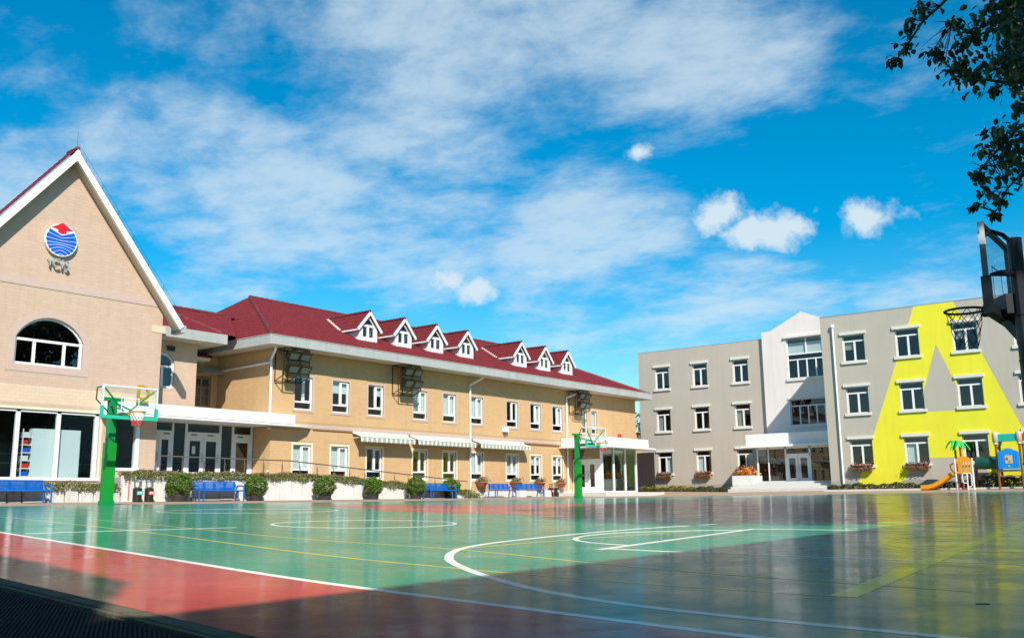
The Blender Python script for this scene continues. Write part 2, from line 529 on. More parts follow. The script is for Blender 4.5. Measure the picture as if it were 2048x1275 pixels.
M_hedged = mat('dark_hedge_leaf', (0.07, 0.085, 0.025), 0.6, 0.6, 3, island=0.85)
M_tleaf = mat('tree_leaf', (0.05, 0.085, 0.02), 0.45, 0.55, 3, island=0.85)
M_bark = mat('bark', (0.07, 0.055, 0.04), 0.9, 0.3, 10, 0.5, 30)
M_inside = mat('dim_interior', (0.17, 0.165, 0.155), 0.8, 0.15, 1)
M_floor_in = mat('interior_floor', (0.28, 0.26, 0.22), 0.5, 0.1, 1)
M_blind = mat('pale_blind', (0.66, 0.70, 0.68), 0.8, 0.05, 2)
M_olive_refl = mat('olive_reflection', (0.32, 0.26, 0.05), 0.8, 0.2, 4)  # reflection of the yellow mural, painted as an olive tone
M_glass = glass_mat('window_glass', (0.90, 0.94, 0.93), 0.03)
M_dglass = glass_mat('dark_window_glass', (0.35, 0.42, 0.42), 0.06)
M_pglass = glass_mat('greenish_porch_glass', (0.55, 0.66, 0.58), 0.10)
M_board = glass_mat('backboard_glass', (0.90, 0.96, 0.96), 0.0, 0.0, 1.12)
M_lens = mat('lamp_lens', (0.09, 0.13, 0.11), 0.2, 0.15, 8)
M_slide = mat('orange_slide_plastic', (0.85, 0.33, 0.01), 0.35, 0.06, 4)
M_brown = mat('brown_post_plastic', (0.26, 0.07, 0.02), 0.35, 0.1, 4)
M_tgreen = mat('dark_green_plastic', (0.010, 0.075, 0.055), 0.35, 0.1, 4)
M_pgreen = mat('bright_green_plastic', (0.01, 0.50, 0.10), 0.4, 0.1, 4)
M_aqua = mat('aqua_plastic', (0.02, 0.40, 0.32), 0.35, 0.1, 4)
M_pblue = mat('blue_plastic', (0.01, 0.25, 0.72), 0.35, 0.06, 4)
M_beige = mat('beige_plastic', (0.58, 0.46, 0.32), 0.45, 0.06, 4)
M_gold = mat('gold_letter', (0.50, 0.30, 0.03), 0.35, 0.08, 5)
M_logob = mat('logo_blue', (0.01, 0.10, 0.58), 0.3, 0.05, 5)
M_logor = mat('logo_red', (0.72, 0.01, 0.02), 0.3, 0.05, 5)
M_logow = mat('logo_white', (0.78, 0.86, 0.88), 0.3, 0.03, 5)
M_steell = mat('letter_steel', (0.50, 0.56, 0.56), 0.3, 0.06, 8, metal=0.3)
M_awn_g = mat('awning_green', (0.32, 0.38, 0.31), 0.8, 0.08, 5)
M_awn_w = mat('awning_white', (0.66, 0.66, 0.58), 0.8, 0.05, 5)
M_redsign = mat('red_sign', (0.65, 0.03, 0.02), 0.4, 0.05, 5)
M_card = mat('white_card', (0.66, 0.74, 0.76), 0.5, 0.03, 5)


def roof_mat():
    m = mat('red_roof_tile', (0.165, 0.020, 0.022), 0.6, 0.5, 5.0, 0.3, 30, spec=0.2, dirt=0.5, dirtcol=(0.11, 0.018, 0.022))
    t = m.node_tree
    p = [n for n in t.nodes if n.type == 'BSDF_PRINCIPLED'][0]
    src = p.inputs['Base Color'].links[0].from_socket
    tc = [n for n in t.nodes if n.type == 'TEX_COORD'][0]
    n = N(t, 'ShaderNodeTexNoise'); n.inputs['Scale'].default_value = 9; n.inputs['Detail'].default_value = 6; n.inputs['Roughness'].default_value = 0.75
    t.links.new(tc.outputs['Object'], n.inputs['Vector'])
    r = N(t, 'ShaderNodeMapRange'); r.inputs['From Min'].default_value = 0.65; r.inputs['From Max'].default_value = 0.72; r.inputs['To Max'].default_value = 0.55
    t.links.new(n.outputs[0], r.inputs['Value'])
    x = N(t, 'ShaderNodeMixRGB'); t.links.new(r.outputs[0], x.inputs[0]); t.links.new(src, x.inputs[1]); x.inputs[2].default_value = (0.42, 0.17, 0.15, 1)
    t.links.new(x.outputs[0], p.inputs['Base Color'])
    return m


M_roof = roof_mat()
M_ridge = mat('ridge_tile', (0.15, 0.026, 0.027), 0.65, 0.4, 3, 0.2, 30, dirt=0.3, dirtcol=(0.25, 0.13, 0.10))
M_flash = mat('white_flashing', (0.78, 0.72, 0.64), 0.7, 0.1, 5, 0.2, 30)

# ------------------------------------------------------------------ ground
GS = (9.28031955e-03, 2.68128141e-02, -3.98104347e-04, 5.82884769e-05, -1.57721076e-04)


def g(x, y):
    xc = min(max(x, -10), 59.5); yc = min(max(y, -15), 29.3)
    z = GS[0] * xc + GS[1] * yc + GS[2] * xc * yc + GS[3] * xc * xc + GS[4] * yc * yc
    return z + .018 * min(max(0, y - 29.3), 8) + .06 * min(max(0, x - 59.5), 4)


def sheet(name, x0, x1, y0, y1, m, off, step=1.0, inside=None, **kw):
    nx = max(1, int(round((x1 - x0) / step))); ny = max(1, int(round((y1 - y0) / step)))
    b = MB()
    vs = [(x0 + (x1 - x0) * i / nx, y0 + (y1 - y0) * j / ny) for j in range(ny + 1) for i in range(nx + 1)]
    fs = [(j * (nx + 1) + i, j * (nx + 1) + i + 1, (j + 1) * (nx + 1) + i + 1, (j + 1) * (nx + 1) + i) for j in range(ny) for i in range(nx)]
    b.add([(x, y, g(x, y) + off) for x, y in vs], fs)
    return b.build(name, m, smooth=True, **kw)


def ribbon_sheet(name, lo, hi, m, off, n=24, across=10, **kw):
    """surface between two polylines (same parameter), draped on the ground"""
    b = MB()
    L = resample(lo, n); H = resample(hi, n)
    vs = []
    for a, c in zip(L, H):
        for k in range(across + 1):
            t = k / across
            x = a[0] + (c[0] - a[0]) * t; y = a[1] + (c[1] - a[1]) * t
            vs.append((x, y, g(x, y) + off))
    fs = [(i * (across + 1) + k, i * (across + 1) + k + 1, (i + 1) * (across + 1) + k + 1, (i + 1) * (across + 1) + k) for i in range(n - 1) for k in range(across)]
    b.add(vs, fs)
    return b.build(name, m, smooth=True, recalc=True, **kw)


def spline(pts, sub=8, closed=False):
    P = [Vector((p[0], p[1], 0)) for p in pts]
    out = []
    n = len(P)
    for i in range(n if closed else n - 1):
        p0 = P[(i - 1) % n] if closed or i > 0 else P[0]
        p1 = P[i]; p2 = P[(i + 1) % n]
        p3 = P[(i + 2) % n] if closed or i + 2 < n else P[-1]
        for k in range(sub):
            t = k / sub
            out.append(0.5 * ((2 * p1) + (p2 - p0) * t + (2 * p0 - 5 * p1 + 4 * p2 - p3) * t * t + (3 * p1 - p0 - 3 * p2 + p3) * t ** 3))
    if not closed: out.append(P[-1])
    return [(p.x, p.y) for p in out]


def resample(pts, n):
    d = [0]
    for a, b in zip(pts, pts[1:]): d.append(d[-1] + hypot(b[0] - a[0], b[1] - a[1]))
    out = []
    for k in range(n):
        t = d[-1] * k / (n - 1); i = 0
        while i < len(d) - 2 and d[i + 1] < t: i += 1
        u = (t - d[i]) / max(1e-9, d[i + 1] - d[i])
        out.append((pts[i][0] + (pts[i + 1][0] - pts[i][0]) * u, pts[i][1] + (pts[i + 1][1] - pts[i][1]) * u))
    return out


def line(pts, w, m, off=0.0050, closed=False, name='court_line'):
    L = sum(hypot(b[0] - a[0], b[1] - a[1]) for a, b in zip(pts, pts[1:]))
    P = resample(pts + ([pts[0]] if closed else []), max(6, int(L / 0.25)))
    b = MB(); n = len(P); vs = []
    for i, p in enumerate(P):
        if closed:
            a = P[i - 1] if i > 0 else P[-2]; c = P[i + 1] if i < n - 1 else P[1]
        else:
            a = P[max(0, i - 1)]; c = P[min(n - 1, i + 1)]
        tx, ty = c[0] - a[0], c[1] - a[1]; l = hypot(tx, ty) or 1
        nx, ny = -ty / l * w / 2, tx / l * w / 2
        for s, dz in ((-1, -.003), (-1, 0), (1, 0), (1, -.003)):
            x, y = p[0] + s * nx, p[1] + s * ny
            vs.append((x, y, g(x, y) + off + dz))
    b.add(vs, [(4 * i + k, 4 * i + k + 1, 4 * i + k + 5, 4 * i + k + 4) for i in range(n - 1) for k in range(3)])
    o = b.build(name, m, recalc=True, kind='structure')
    return o


# big ground sheet: fine near the scene, coarse to the horizon
def ground_sheet():
    b = MB()
    xs = [-1500, -400, -120, -60, -30] + [-20 + 2 * i for i in range(56)] + [100, 140, 300, 700, 1500]
    ys = [-1500, -400, -120, -60, -30] + [-20 + 2 * i for i in range(36)] + [60, 90, 160, 400, 1500]
    nx, ny = len(xs), len(ys)
    b.add([(x, y, g(x, y) - 0.02) for y in ys for x in xs],
          [(j * nx + i, j * nx + i + 1, (j + 1) * nx + i + 1, (j + 1) * nx + i) for j in range(ny - 1) for i in range(nx - 1)])
    b.build('ground', M_earth, smooth=True, kind='structure')


ground_sheet()
sheet('paving', 2.3, 75, 29.3, 46, M_ground, 0.002, 1.0, kind='structure')
sheet('paving', 59.5, 75, -14, 29.3, M_ground, 0.002, 1.0, kind='structure')
SIDE = [(3.80, -14), (3.80, -11), (3.80, -8), (3.80, -5), (3.80, -2), (3.81, 0.2), (3.86, 1.74), (3.98, 3.1), (4.19, 4.94), (4.67, 7.41), (5.64, 12.15), (7.4, 20), (9.6, 29.3)]
SIDES = spline(SIDE, 6)
ribbon_sheet('red_surround', [(0.155, -14), (6.255, 29.3)], SIDES, M_red, 0.004, 90, 6, kind='structure')
ribbon_sheet('green_court', SIDES, [(59.5, -14), (59.5, 29.3)], M_green, 0.004, 90, 60, kind='structure')
RL = spline([(20.6, 24.2), (19.3, 22), (16.6, 17.4), (15.0, 14.3), (14.7, 10.7), (14.9, 7.8), (15.4, 4), (15.6, 0), (15.6, -5), (15.6, -10), (15.6, -14)], 5)
RH = spline([(20.9, 24.3), (20.6, 21), (22.3, 17.5), (25.5, 15.6), (27.6, 12.4), (27.9, 9.4), (27.4, 5), (27.4, 0), (27.4, -5), (27.4, -10), (27.4, -14)], 5)
ribbon_sheet('red_run_off', RL, RH, M_red, 0.0046, 60, 14, kind='structure')

line(SIDES, 0.07, M_line)
line([(5.67, 11.6), (6.76, 11.4), (8.2, 11.0)], 0.07, M_line)
line(spline([(8.4, 18.4), (6.86, 11.3), (5.71, 6.74), (5.41, 4.71), (5.34, 3.2), (5.45, 1.9)]), 0.042, M_yline)
line(spline([(8.5, 15), (7.61, 10.96), (7.03, 8.31), (6.85, 5.97), (6.39, 4.14), (6.2, 3.0), (6.15, 1.4)]), 0.036, M_yline, 0.00535)
line([(6.85, 5.96), (7.55, 5.96), (8.8, 5.90), (11.34, 5.71)], 0.035, M_yline, 0.0054)
line([(5.45, 1.9), (8.19, 2.14), (11.5, 2.42), (15.59, 2.75), (24, 3.4)], 0.15, M_yband, 0.0052)
line(spline([(4.36, -4), (4.36, -2), (4.35, -.4), (4.35, 1.2), (4.38, 2.4), (4.61, 3.28), (5.05, 4.07), (5.53, 4.74), (6.06, 5.32), (6.89, 5.91), (7.91, 6.25), (9.61, 6.46), (11.4, 6.5), (13.0, 6.3)]), 0.075, M_line, 0.00545)
line([(7.62, 4.88), (7.9, 4.9), (12.04, 5.3)], 0.075, M_line, 0.0055)
line(spline([(7.78, 4.9), (7.82, 4.23), (7.93, 3.77), (8.05, 2.81), (8.3, 1.5), (8.5, 0)]), 0.06, M_line, 0.00555)
line([(12.04, 5.3), (12.3, 4.64), (12.9, 3), (13.6, 1)], 0.06, M_line, 0.00555)
line(spline([(8.3, 4.96), (8.32, 5.15), (8.47, 5.6), (8.88, 5.97), (9.51, 6.2), (10.35, 6.16), (11.2, 5.72), (11.75, 5.28)]), 0.065, M_line, 0.0056)
line(spline([(10.09 + 1.3 * cos(a * pi / 8), 10.5 + 1.36 * sin(a * pi / 8)) for a in range(16)], 4, True), 0.06, M_line, 0.00545, True)
line(spline([(13.6 + 1.9 * cos(a * pi / 8), 17.8 + 1.95 * sin(a * pi / 8)) for a in range(16)], 4, True), 0.07, M_line, 0.00545, True)
line(spline([(10.85 + 1.4 * cos(a * pi / 8), 2.25 + 0.95 * sin(a * pi / 8)) for a in range(16)], 4, True), 0.055, M_yband, 0.0056, True)
line([(17.2, 20.5), (16.2, 9.2), (16.3, 7.2), (16.8, 5.6), (17.6, 2)], 0.16, M_pink, 0.00545)
line([(26.0, 15.2), (27.6, 12.4), (27.9, 9.4), (27.4, 5), (27.4, 0)], 0.5, M_pink, 0.00545)
line([(40, 28), (40, 6), (40, -4)], 0.08, M_line)

# kerb at the near left corner and the black rubber matting in front of it
KX = lambda y: 2.42 + (y - 3.53) * 0.141
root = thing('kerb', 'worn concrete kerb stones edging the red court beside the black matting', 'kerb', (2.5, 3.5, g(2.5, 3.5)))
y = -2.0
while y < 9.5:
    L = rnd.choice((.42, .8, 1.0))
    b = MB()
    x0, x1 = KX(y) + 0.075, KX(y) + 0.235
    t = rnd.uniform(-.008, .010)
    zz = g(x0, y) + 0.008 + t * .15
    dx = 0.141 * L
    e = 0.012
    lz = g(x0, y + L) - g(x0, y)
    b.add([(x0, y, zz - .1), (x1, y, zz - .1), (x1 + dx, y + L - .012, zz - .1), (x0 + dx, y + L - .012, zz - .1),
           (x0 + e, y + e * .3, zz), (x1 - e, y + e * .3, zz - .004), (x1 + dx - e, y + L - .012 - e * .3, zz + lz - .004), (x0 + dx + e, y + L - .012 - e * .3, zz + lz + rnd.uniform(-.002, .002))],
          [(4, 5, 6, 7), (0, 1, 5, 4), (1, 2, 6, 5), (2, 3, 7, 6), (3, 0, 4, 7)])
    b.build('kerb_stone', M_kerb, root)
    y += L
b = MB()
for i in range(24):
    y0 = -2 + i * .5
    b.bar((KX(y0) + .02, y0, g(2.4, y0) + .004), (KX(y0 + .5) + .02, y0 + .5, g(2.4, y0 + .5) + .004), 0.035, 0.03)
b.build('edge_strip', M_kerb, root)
root = thing('rubber_mat', 'black ribbed rubber matting at the near left corner beside the kerb', 'mat', (1.5, 4, g(1.5, 4)))
b = MB()
for j in range(20):
    for i in range(7):
        y0 = 0 + j * .5; x0 = KX(y0) - .01 - (i + 1) * .35; x1 = x0 + .35; d = .0705
        b.quad((x0, y0, g(x0, y0) + .006), (x1, y0, g(x1, y0) + .006), (x1 + d, y0 + .5, g(x1, y0 + .5) + .006), (x0 + d, y0 + .5, g(x0, y0 + .5) + .006))
b.build('mat_base', M_rubber, root)
b = MB()
for j in range(250):
    y0 = 1.2 + j * .0235
    for i in range(60):
        x0 = KX(y0) - .04 - i * .022 - (j % 2) * .011
        z0 = g(x0, y0) + .006
        b.add([(x0 - .008, y0, z0), (x0, y0 - .009, z0), (x0 + .008, y0, z0), (x0, y0 + .009, z0), (x0, y0, z0 + .0045)], [(0, 1, 4), (1, 2, 4), (2, 3, 4), (3, 0, 4)])
b.build('mat_studs', M_rubber, root, kind='stuff')

# ------------------------------------------------------------------ wall tools
def rect(u0, v0, u1, v1): return [(u0, v0), (u1, v0), (u1, v1), (u0, v1)]


def arch(u0, v0, u1, vs, vt, n=14):
    w = (u1 - u0) / 2; h = vt - vs; R = (w * w + h * h) / (2 * h); c = (u0 + u1) / 2; cz = vt - R
    a0 = math.asin(w / R)
    if h >= w: a0 = pi - a0 if h > w + 1e-6 else pi / 2
    return [(u0, v0), (u1, v0)] + [(c + R * sin(a0 - 2 * a0 * k / n), cz + R * cos(a0 - 2 * a0 * k / n)) for k in range(n + 1)]


def wall(name, outer, holes, fn, m, parent, depth=0.28, mi_reveal=None):
    """wall face at d=0 and d=depth (inward), with reveals through the holes"""
    b = MB()
    loops = [outer] + holes
    flat = [p for l in loops for p in l]
    tri = tessellate_polygon([[Vector((u, v, 0)) for u, v in l] for l in loops])
    n = len(flat)
    vs = [fn(u, v, 0) for u, v in flat] + [fn(u, v, depth) for u, v in flat]
    fs = [tuple(t) for t in tri] + [tuple(i + n for i in reversed(t)) for t in tri]
    b.add(vs, fs)
    k = 0
    for l in loops:
        m_ = len(l)
        b.add([fn(u, v, 0) for u, v in l] + [fn(u, v, depth) for u, v in l], [(i, (i + 1) % m_, (i + 1) % m_ + m_, i + m_) for i in range(m_)])
        k += m_
    return b.build(name, m, parent)


def front(Y): return lambda u, v, d: (u, Y + d, v)            # wall facing -Y, u = X
def west(X): return lambda u, v, d: (X + d, u, v)             # wall facing -X, u = Y


def tiles(parent, fn, z0, z1, extents, holes, mats, key, length=0.30, course=0.135, joint=0.006, proud=0.003, nobj=300):
    """running-bond facing tiles; the nobj nearest to the camera as objects, the rest as one part per material"""
    std = {}
    cand = []
    rest = {}
    nc = int((z1 - z0) / course)
    for c in range(nc):
        va = z0 + c * course + joint / 2; vb = va + course - joint
        iv = extents(va, vb)
        if iv is None: continue
        ivs = [iv]
        for (h0, w0, h1, w1) in holes:
            if w0 < vb - .01 and w1 > va + .01:
                nxt = []
                for a, b_ in ivs:
                    if h1 <= a or h0 >= b_: nxt.append((a, b_)); continue
                    if h0 > a: nxt.append((a, h0))
                    if h1 < b_: nxt.append((h1, b_))
                ivs = nxt
        for a, b_ in ivs:
            k = math.floor((a - (c % 2) * length / 2) / length)
            while True:
                u0 = k * length + (c % 2) * length / 2
                if u0 >= b_: break
                p, q = max(u0, a), min(u0 + length - joint, b_)
                k += 1
                if q - p < 0.03: continue
                mi = key(va)
                full = q - p > length - joint - 1e-4
                cand.append((full, p, q, va, vb, mi))
    def dist(t):
        x, y, z = fn((t[1] + t[2]) / 2, t[3], 0)
        return x * x + y * y + (z - .65) ** 2
    full = sorted([t for t in cand if t[0]], key=dist)[:nobj]
    fs_ = set(id(t) for t in full)
    for t in cand:
        if id(t) in fs_: continue
        b = rest.setdefault(t[5], MB())
        brick(b, fn, t[1], t[3], t[2], t[4], proud)
    for mi, b in rest.items():
        b.build('bricks', mats[mi], parent, kind='stuff')
    w = Vector(parent.location)
    for t in full:
        mi = t[5]
        if mi not in std:
            b = MB(); brick(b, lambda u, v, d: Vector(fn(u, v, d)) - Vector(fn(0, 0, 0)), 0, 0, length - joint, course - joint, proud)
            std[mi] = b.mesh('brick', mats[mi])
        put(std[mi], 'brick', parent, Vector(fn(t[1], t[3], 0)) - w)


def brick(b, fn, u0, v0, u1, v1, d):
    e = 0.004
    b.add([fn(u0, v0, 0), fn(u1, v0, 0), fn(u1, v1, 0), fn(u0, v1, 0), fn(u0 + e, v0 + e, -d), fn(u1 - e, v0 + e, -d), fn(u1 - e, v1 - e, -d), fn(u0 + e, v1 - e, -d)],
          [(4, 5, 6, 7), (0, 1, 5, 4), (1, 2, 6, 5), (2, 3, 7, 6), (3, 0, 4, 7)])


WM = {}


def frame_mesh(key, bars, depth=(0.07, 0.14), mats=None):
    """bars: list of (u0,v0,u1,v1[,dy]) boxes in the opening's plane (local, facing -Y)"""
    if key not in WM:
        b = MB()
        for q in bars:
            dd = q[4] if len(q) > 4 else 0
            b.box(q[0], depth[0] - dd, q[1], q[2], depth[1], q[3])
        WM[key] = b.mesh('window', mats or M_pvc)
    return WM[key]


def pane_mesh(key, u0, v0, u1, v1, y, m):
    k = ('pane', key, round(u0, 3), round(v0, 3), round(u1, 3), round(v1, 3), m.name)
    if k not in WM:
        b = MB(); b.box(u0, y, v0, u1, y + .012, v1); WM[k] = b.mesh('pane', m)
    return WM[k]


def window(parent, pos, rz, key, w, h, bars, panes, blind=None, surround=None, sill=None, lintel=None, pm=None, depth=(0.07, 0.14), blind_m=None, label=None):
    me = frame_mesh((key, round(w, 2), round(h, 2)), bars, depth)
    o = put(me, 'window', parent, Vector(pos) - Vector(parent.location), (0, 0, rz))
    if label: o['label'] = label
    for (a, b_, c, d) in panes:
        put(pane_mesh(key, a, b_, c, d, depth[0] + .03, pm or M_glass), 'pane', o)
    if blind:
        for (a, b_, c, d) in blind:
            put(pane_mesh('bl', a, b_, c, d, depth[1] + .06, blind_m or M_blind), 'blind', o)
    if surround:
        k = ('sur', round(w, 2), round(h, 2), surround[0], surround[1].name)
        if k not in WM:
            s = surround[0]; b = MB()
            b.box(-s, -.013, -s, 0, .02, h + s); b.box(w, -.013, -s, w + s, .02, h + s)
            b.box(0, -.013, -s, w, .02, 0); b.box(0, -.013, h, w, .02, h + s)
            WM[k] = b.mesh('surround', surround[1])
        put(WM[k], 'surround', o)
    if sill:
        k = ('sill', round(w, 2), sill)
        if k not in WM:
            b = MB(); b.box(-sill[0], -sill[2], -sill[1], w + sill[0], .12, 0); WM[k] = b.mesh('sill', M_trim)
        put(WM[k], 'sill', o)
    if lintel:
        k = ('lin', round(w, 2), round(h, 2), lintel)
        if k not in WM:
            b = MB(); b.box(-lintel[0], -lintel[2], h, w + lintel[0], .12, h + lintel[1]); WM[k] = b.mesh('lintel', M_trim)
        put(WM[k], 'lintel', o)
    return o


def fascia_gutter(parent, pts, z0, z1, th=0.12, name='gutter'):
    b = MB()
    for (a, c) in zip(pts, pts[1:]):
        b.bar((a[0], a[1], (z0 + z1) / 2), (c[0], c[1], (z0 + z1) / 2), th, z1 - z0)
        b.bar((a[0], a[1], z1 + .015), (c[0], c[1], z1 + .015), th + .04, .03)
    return b.build(name, M_gutter, parent)


def tiled_slope(parent, e0, e1, t0, t1, name='roof_tiles', pitch=0.21, lap=0.30, amp=0.04, m=None, seg=5):
    """barrel-tiled roof plane: eave e0->e1, top t0->t1 (trapezoid or triangle)"""
    e0, e1, t0, t1 = map(Vector, (e0, e1, t0, t1))
    ux = (e1 - e0).normalized()
    vd = (t0 - e0) - ux * (t0 - e0).dot(ux)
    Lv = vd.length; vy = vd / Lv
    nrm = ux.cross(vy)
    if nrm.z < 0: nrm = -nrm
    L = (e1 - e0).length
    a0 = (t0 - e0).dot(ux); a1 = (t1 - e0).dot(ux)
    nc = max(1, int(round(Lv / lap)))
    nu = int(L / pitch * seg) + 1
    ulo, uhi = min(0, a0), max(L, a1)
    nu = int((uhi - ulo) / pitch * seg) + 1
    us = [ulo + (uhi - ulo) * i / nu for i in range(nu + 1)]
    b = MB(); vs = []
    rows = 0
    for c in range(nc):
        for s in (0.0, 0.985):
            v = (c + s) / nc
            lo = a0 * v; hi = L + (a1 - L) * v
            for u in us:
                uu = min(max(u, lo), hi)
                ph = (u / pitch) % 1.0
                d = amp * abs(sin(pi * ph)) ** 0.8 + 0.012 * (1 - s)
                vs.append(e0 + ux * uu + vy * (v * Lv) + nrm * d)
            rows += 1
    w = nu + 1
    fs = []
    for r in range(rows - 1):
        for i in range(nu):
            fs.append((r * w + i, r * w + i + 1, (r + 1) * w + i + 1, (r + 1) * w + i))
    b.add(vs, fs)
    return b.build(name, m or M_roof, parent, kind='stuff')


def cap_line(parent, a, c, r=0.13, step=0.36, name='ridge_tiles'):
    a = Vector(a); c = Vector(c); n = max(1, int((c - a).length / step)); b = MB()
    for i in range(n):
        p = a.lerp(c, i / n); q = a.lerp(c, (i + 1.08) / n)
        b.tube([p, q], [r * 1.12, r * 0.92], 8)
    return b.build(name, M_ridge, parent, kind='stuff')


def drainpipe(parent, x, y, ztop, zbot, topx, topy, ztt, r=0.06):
    b = MB()
    b.tube([(topx, topy, ztt), (topx, topy, ztt - .12), (x, y, ztop - .08), (x, y, ztop - .3), (x, y, zbot)], r, 10)
    for z in (ztop - 1.2, ztop - 3.4, ztop - 5.4):
        b.lathe([(r * 1.25, -.03), (r * 1.25, .03)], (x, y, z), 10)
    return b.build('drainpipe', M_white, parent, smooth=False)


# ------------------------------------------------------------------ LONG BUILDING
LB = thing('long_building', 'long two-storey ochre tiled building with red hipped roof and seven dormers', 'building', (46, 37, 0.9))
YF = 37.0
X0, X1 = 29.33, 63.60
fl = front(YF)
UX = [30.72, 33.18, 35.68, 39.15, 41.66, 44.18, 47.66, 50.16, 52.66]
LX = [30.72, 33.16, 35.64, 39.14, 41.66, 44.15, 47.60, 50.12, 52.58]
WW, UZ0, UZ1, LZ0, LZ1 = 1.14, 5.12, 6.74, 1.83, 3.40
NX = [(56.22, 0.64), (57.44, 0.68)]
holes = [rect(x, UZ0, x + WW, UZ1) for x in UX] + [rect(x, LZ0, x + WW, LZ1) for x in LX] + [rect(x, UZ0, x + w, UZ1) for x, w in NX]
PD = (55.3, 59.1)
wall('front_wall', rect(X0, 0.3, X1, 8.0), holes, fl, M_mortar, LB)
wl_ = west(X0)
wall('side_wall', rect(YF + .29, 0.3, 49, 8.0), [], lambda u, v, d: (X0 + d, u, v), M_mortar, LB)
b = MB(); b.box(X1 - .28, YF + .29, .3, X1, 49, 8.0); b.box(X0, 49, .3, X1, 49.2, 8.0)
b.build('rear_wall', M_mortar, LB)
bh = [(x - .11, UZ0 - .11, x + WW + .11, UZ1 + .11) for x in UX] + [(x - .11, LZ0 - .11, x + WW + .11, LZ1 + .11) for x in LX]
bh += [(x - .09, UZ0 - .09, x + w + .09, UZ1 + .09) for x, w in NX] + [(X0 - 1, 4.22, X1 + 1, 4.42), (53.55, 4.0, 60.1, 4.7)]
tiles(LB, fl, 1.15, 7.96, lambda a, c: (X0, X1), bh, [M_brick_o], lambda v: 0)
tiles(LB, wl_, 1.15, 7.96, lambda a, c: (YF + .02, 41.3), [], [M_brick_o], lambda v: 0, nobj=0)
MB().box(X0 - .012, YF - .02, 4.225, X1, YF + .02, 4.415).build('belt_band', M_pinktile, LB)
MB().box(X0, YF - .035, .5, X1, YF + .02, 1.14).build('plinth', M_panel, LB)
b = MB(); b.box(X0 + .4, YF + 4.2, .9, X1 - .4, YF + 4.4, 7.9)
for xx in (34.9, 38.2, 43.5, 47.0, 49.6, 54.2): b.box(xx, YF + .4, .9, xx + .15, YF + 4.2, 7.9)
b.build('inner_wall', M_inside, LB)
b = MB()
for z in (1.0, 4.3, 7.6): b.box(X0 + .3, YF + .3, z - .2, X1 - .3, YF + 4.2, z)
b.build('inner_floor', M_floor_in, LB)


def casement(w, h):
    f = .055; t = .075; lo = h * .235; c = w * .5
    bars = [(0, 0, f, h), (w - f, 0, w, h), (f, 0, w - f, f), (f, h - f, w - f, h),
            (f, lo - t / 2, w - f, lo + t / 2), (c - .045, lo + t / 2, c + .045, h - f),
            (c + .045, lo + t / 2, c + .09, h - f, .02), (w - f - .05, lo + t / 2, w - f, h - f, .02), (c + .09, h - f - .05, w - f - .05, h - f, .02), (c + .09, lo + t / 2, w - f - .05, lo + t / 2 + .05, .02)]
    panes = [(f, f, w - f, lo - t / 2), (f, lo + t / 2, c - .045, h - f), (c + .09, lo + t / 2 + .05, w - f - .05, h - f - .05)]
    return bars, panes


BV = {'U': [0, 3, 4, 1, 1, 1, 0, 5, 5], 'L': [1, 1, 0, 6, 6, 1, 1, 3, 3]}
for row, xs, z0, z1 in (('U', UX, UZ0, UZ1), ('L', LX, LZ0, LZ1)):
    for i, x in enumerate(xs):
        w, h = WW, z1 - z0
        bars, panes = casement(w, h)
        v = BV[row][i]; lo = h * .235
        bl = {0: None, 1: [(.02, lo + .02, w - .02, h - .02)], 2: [(.02, h * .35, w - .02, h - .02)], 3: [(.02, h * .62, w - .02, h - .02)], 4: [(w * .5, h * .66, w - .02, h - .02)],
              5: [(w * .52, lo, w - .02, h - .02)], 6: [(.02, lo, w * .22, h - .02)]}[v]  # last variant is no blind: a strip coloured like the mural's reflection
        window(LB, (x, YF, z0), 0, 'cas', w, h, bars, panes, blind=bl, surround=(.11, M_pinktile if row == 'U' else M_creamtrim), blind_m=M_olive_refl if v == 6 else M_blind)
for x, w in NX:
    h = UZ1 - UZ0; f = .06; lo = h * .25
    window(LB, (x, YF, UZ0), 0, 'nar', w, h, [(0, 0, f, h), (w - f, 0, w, h), (f, 0, w - f, f), (f, h - f, w - f, h), (f, lo - .05, w - f, lo + .05)],
           [(f, f, w - f, lo - .05), (f, lo + .05, w - f, h - f)], blind=[(.02, lo, w - .02, h - .02)], surround=(.09, M_pinktile))
# roof
GX0, GX1, GY = 28.45, 64.45, 36.05
RY, RZ, RX0, RX1 = 43.0, 11.77, 32.37, 55.6
EZ = 8.40
fascia_gutter(LB, [(GX0, 42.2), (GX0, GY), (GX1, GY), (GX1, 50)], 7.98, 8.42)
b = MB()
b.box(GX0, GY, 7.97, GX1, YF + .1, 8.03); b.box(GX0, YF + .1, 7.97, X0 + .1, 42.2, 8.03); b.box(X1 - .1, YF + .1, 7.97, GX1, 50, 8.03)
b.build('soffit', M_soffit, LB)
tiled_slope(LB, (GX0, GY + .05, EZ), (GX1, GY + .05, EZ), (RX0, RY, RZ), (RX1, RY, RZ))
tiled_slope(LB, (GX0 + .05, 50, EZ), (GX0 + .05, GY, EZ), (RX0, RY + .01, RZ), (RX0, RY, RZ))
tiled_slope(LB, (GX1 - .05, GY, EZ), (GX1 - .05, 50, EZ), (RX1, RY, RZ), (RX1, RY + .01, RZ), seg=3)
b = MB(); b.quad((GX0, 50, EZ), (GX1, 50, EZ), (RX1, RY, RZ), (RX0, RY, RZ)); b.build('rear_roof', M_roof, LB)
cap_line(LB, (RX0, RY, RZ + .03), (RX1, RY, RZ + .03), .10, name='ridge_tiles')
cap_line(LB, (GX0 + .1, GY + .1, EZ + .03), (RX0, RY, RZ + .03), .10, name='hip_tiles')
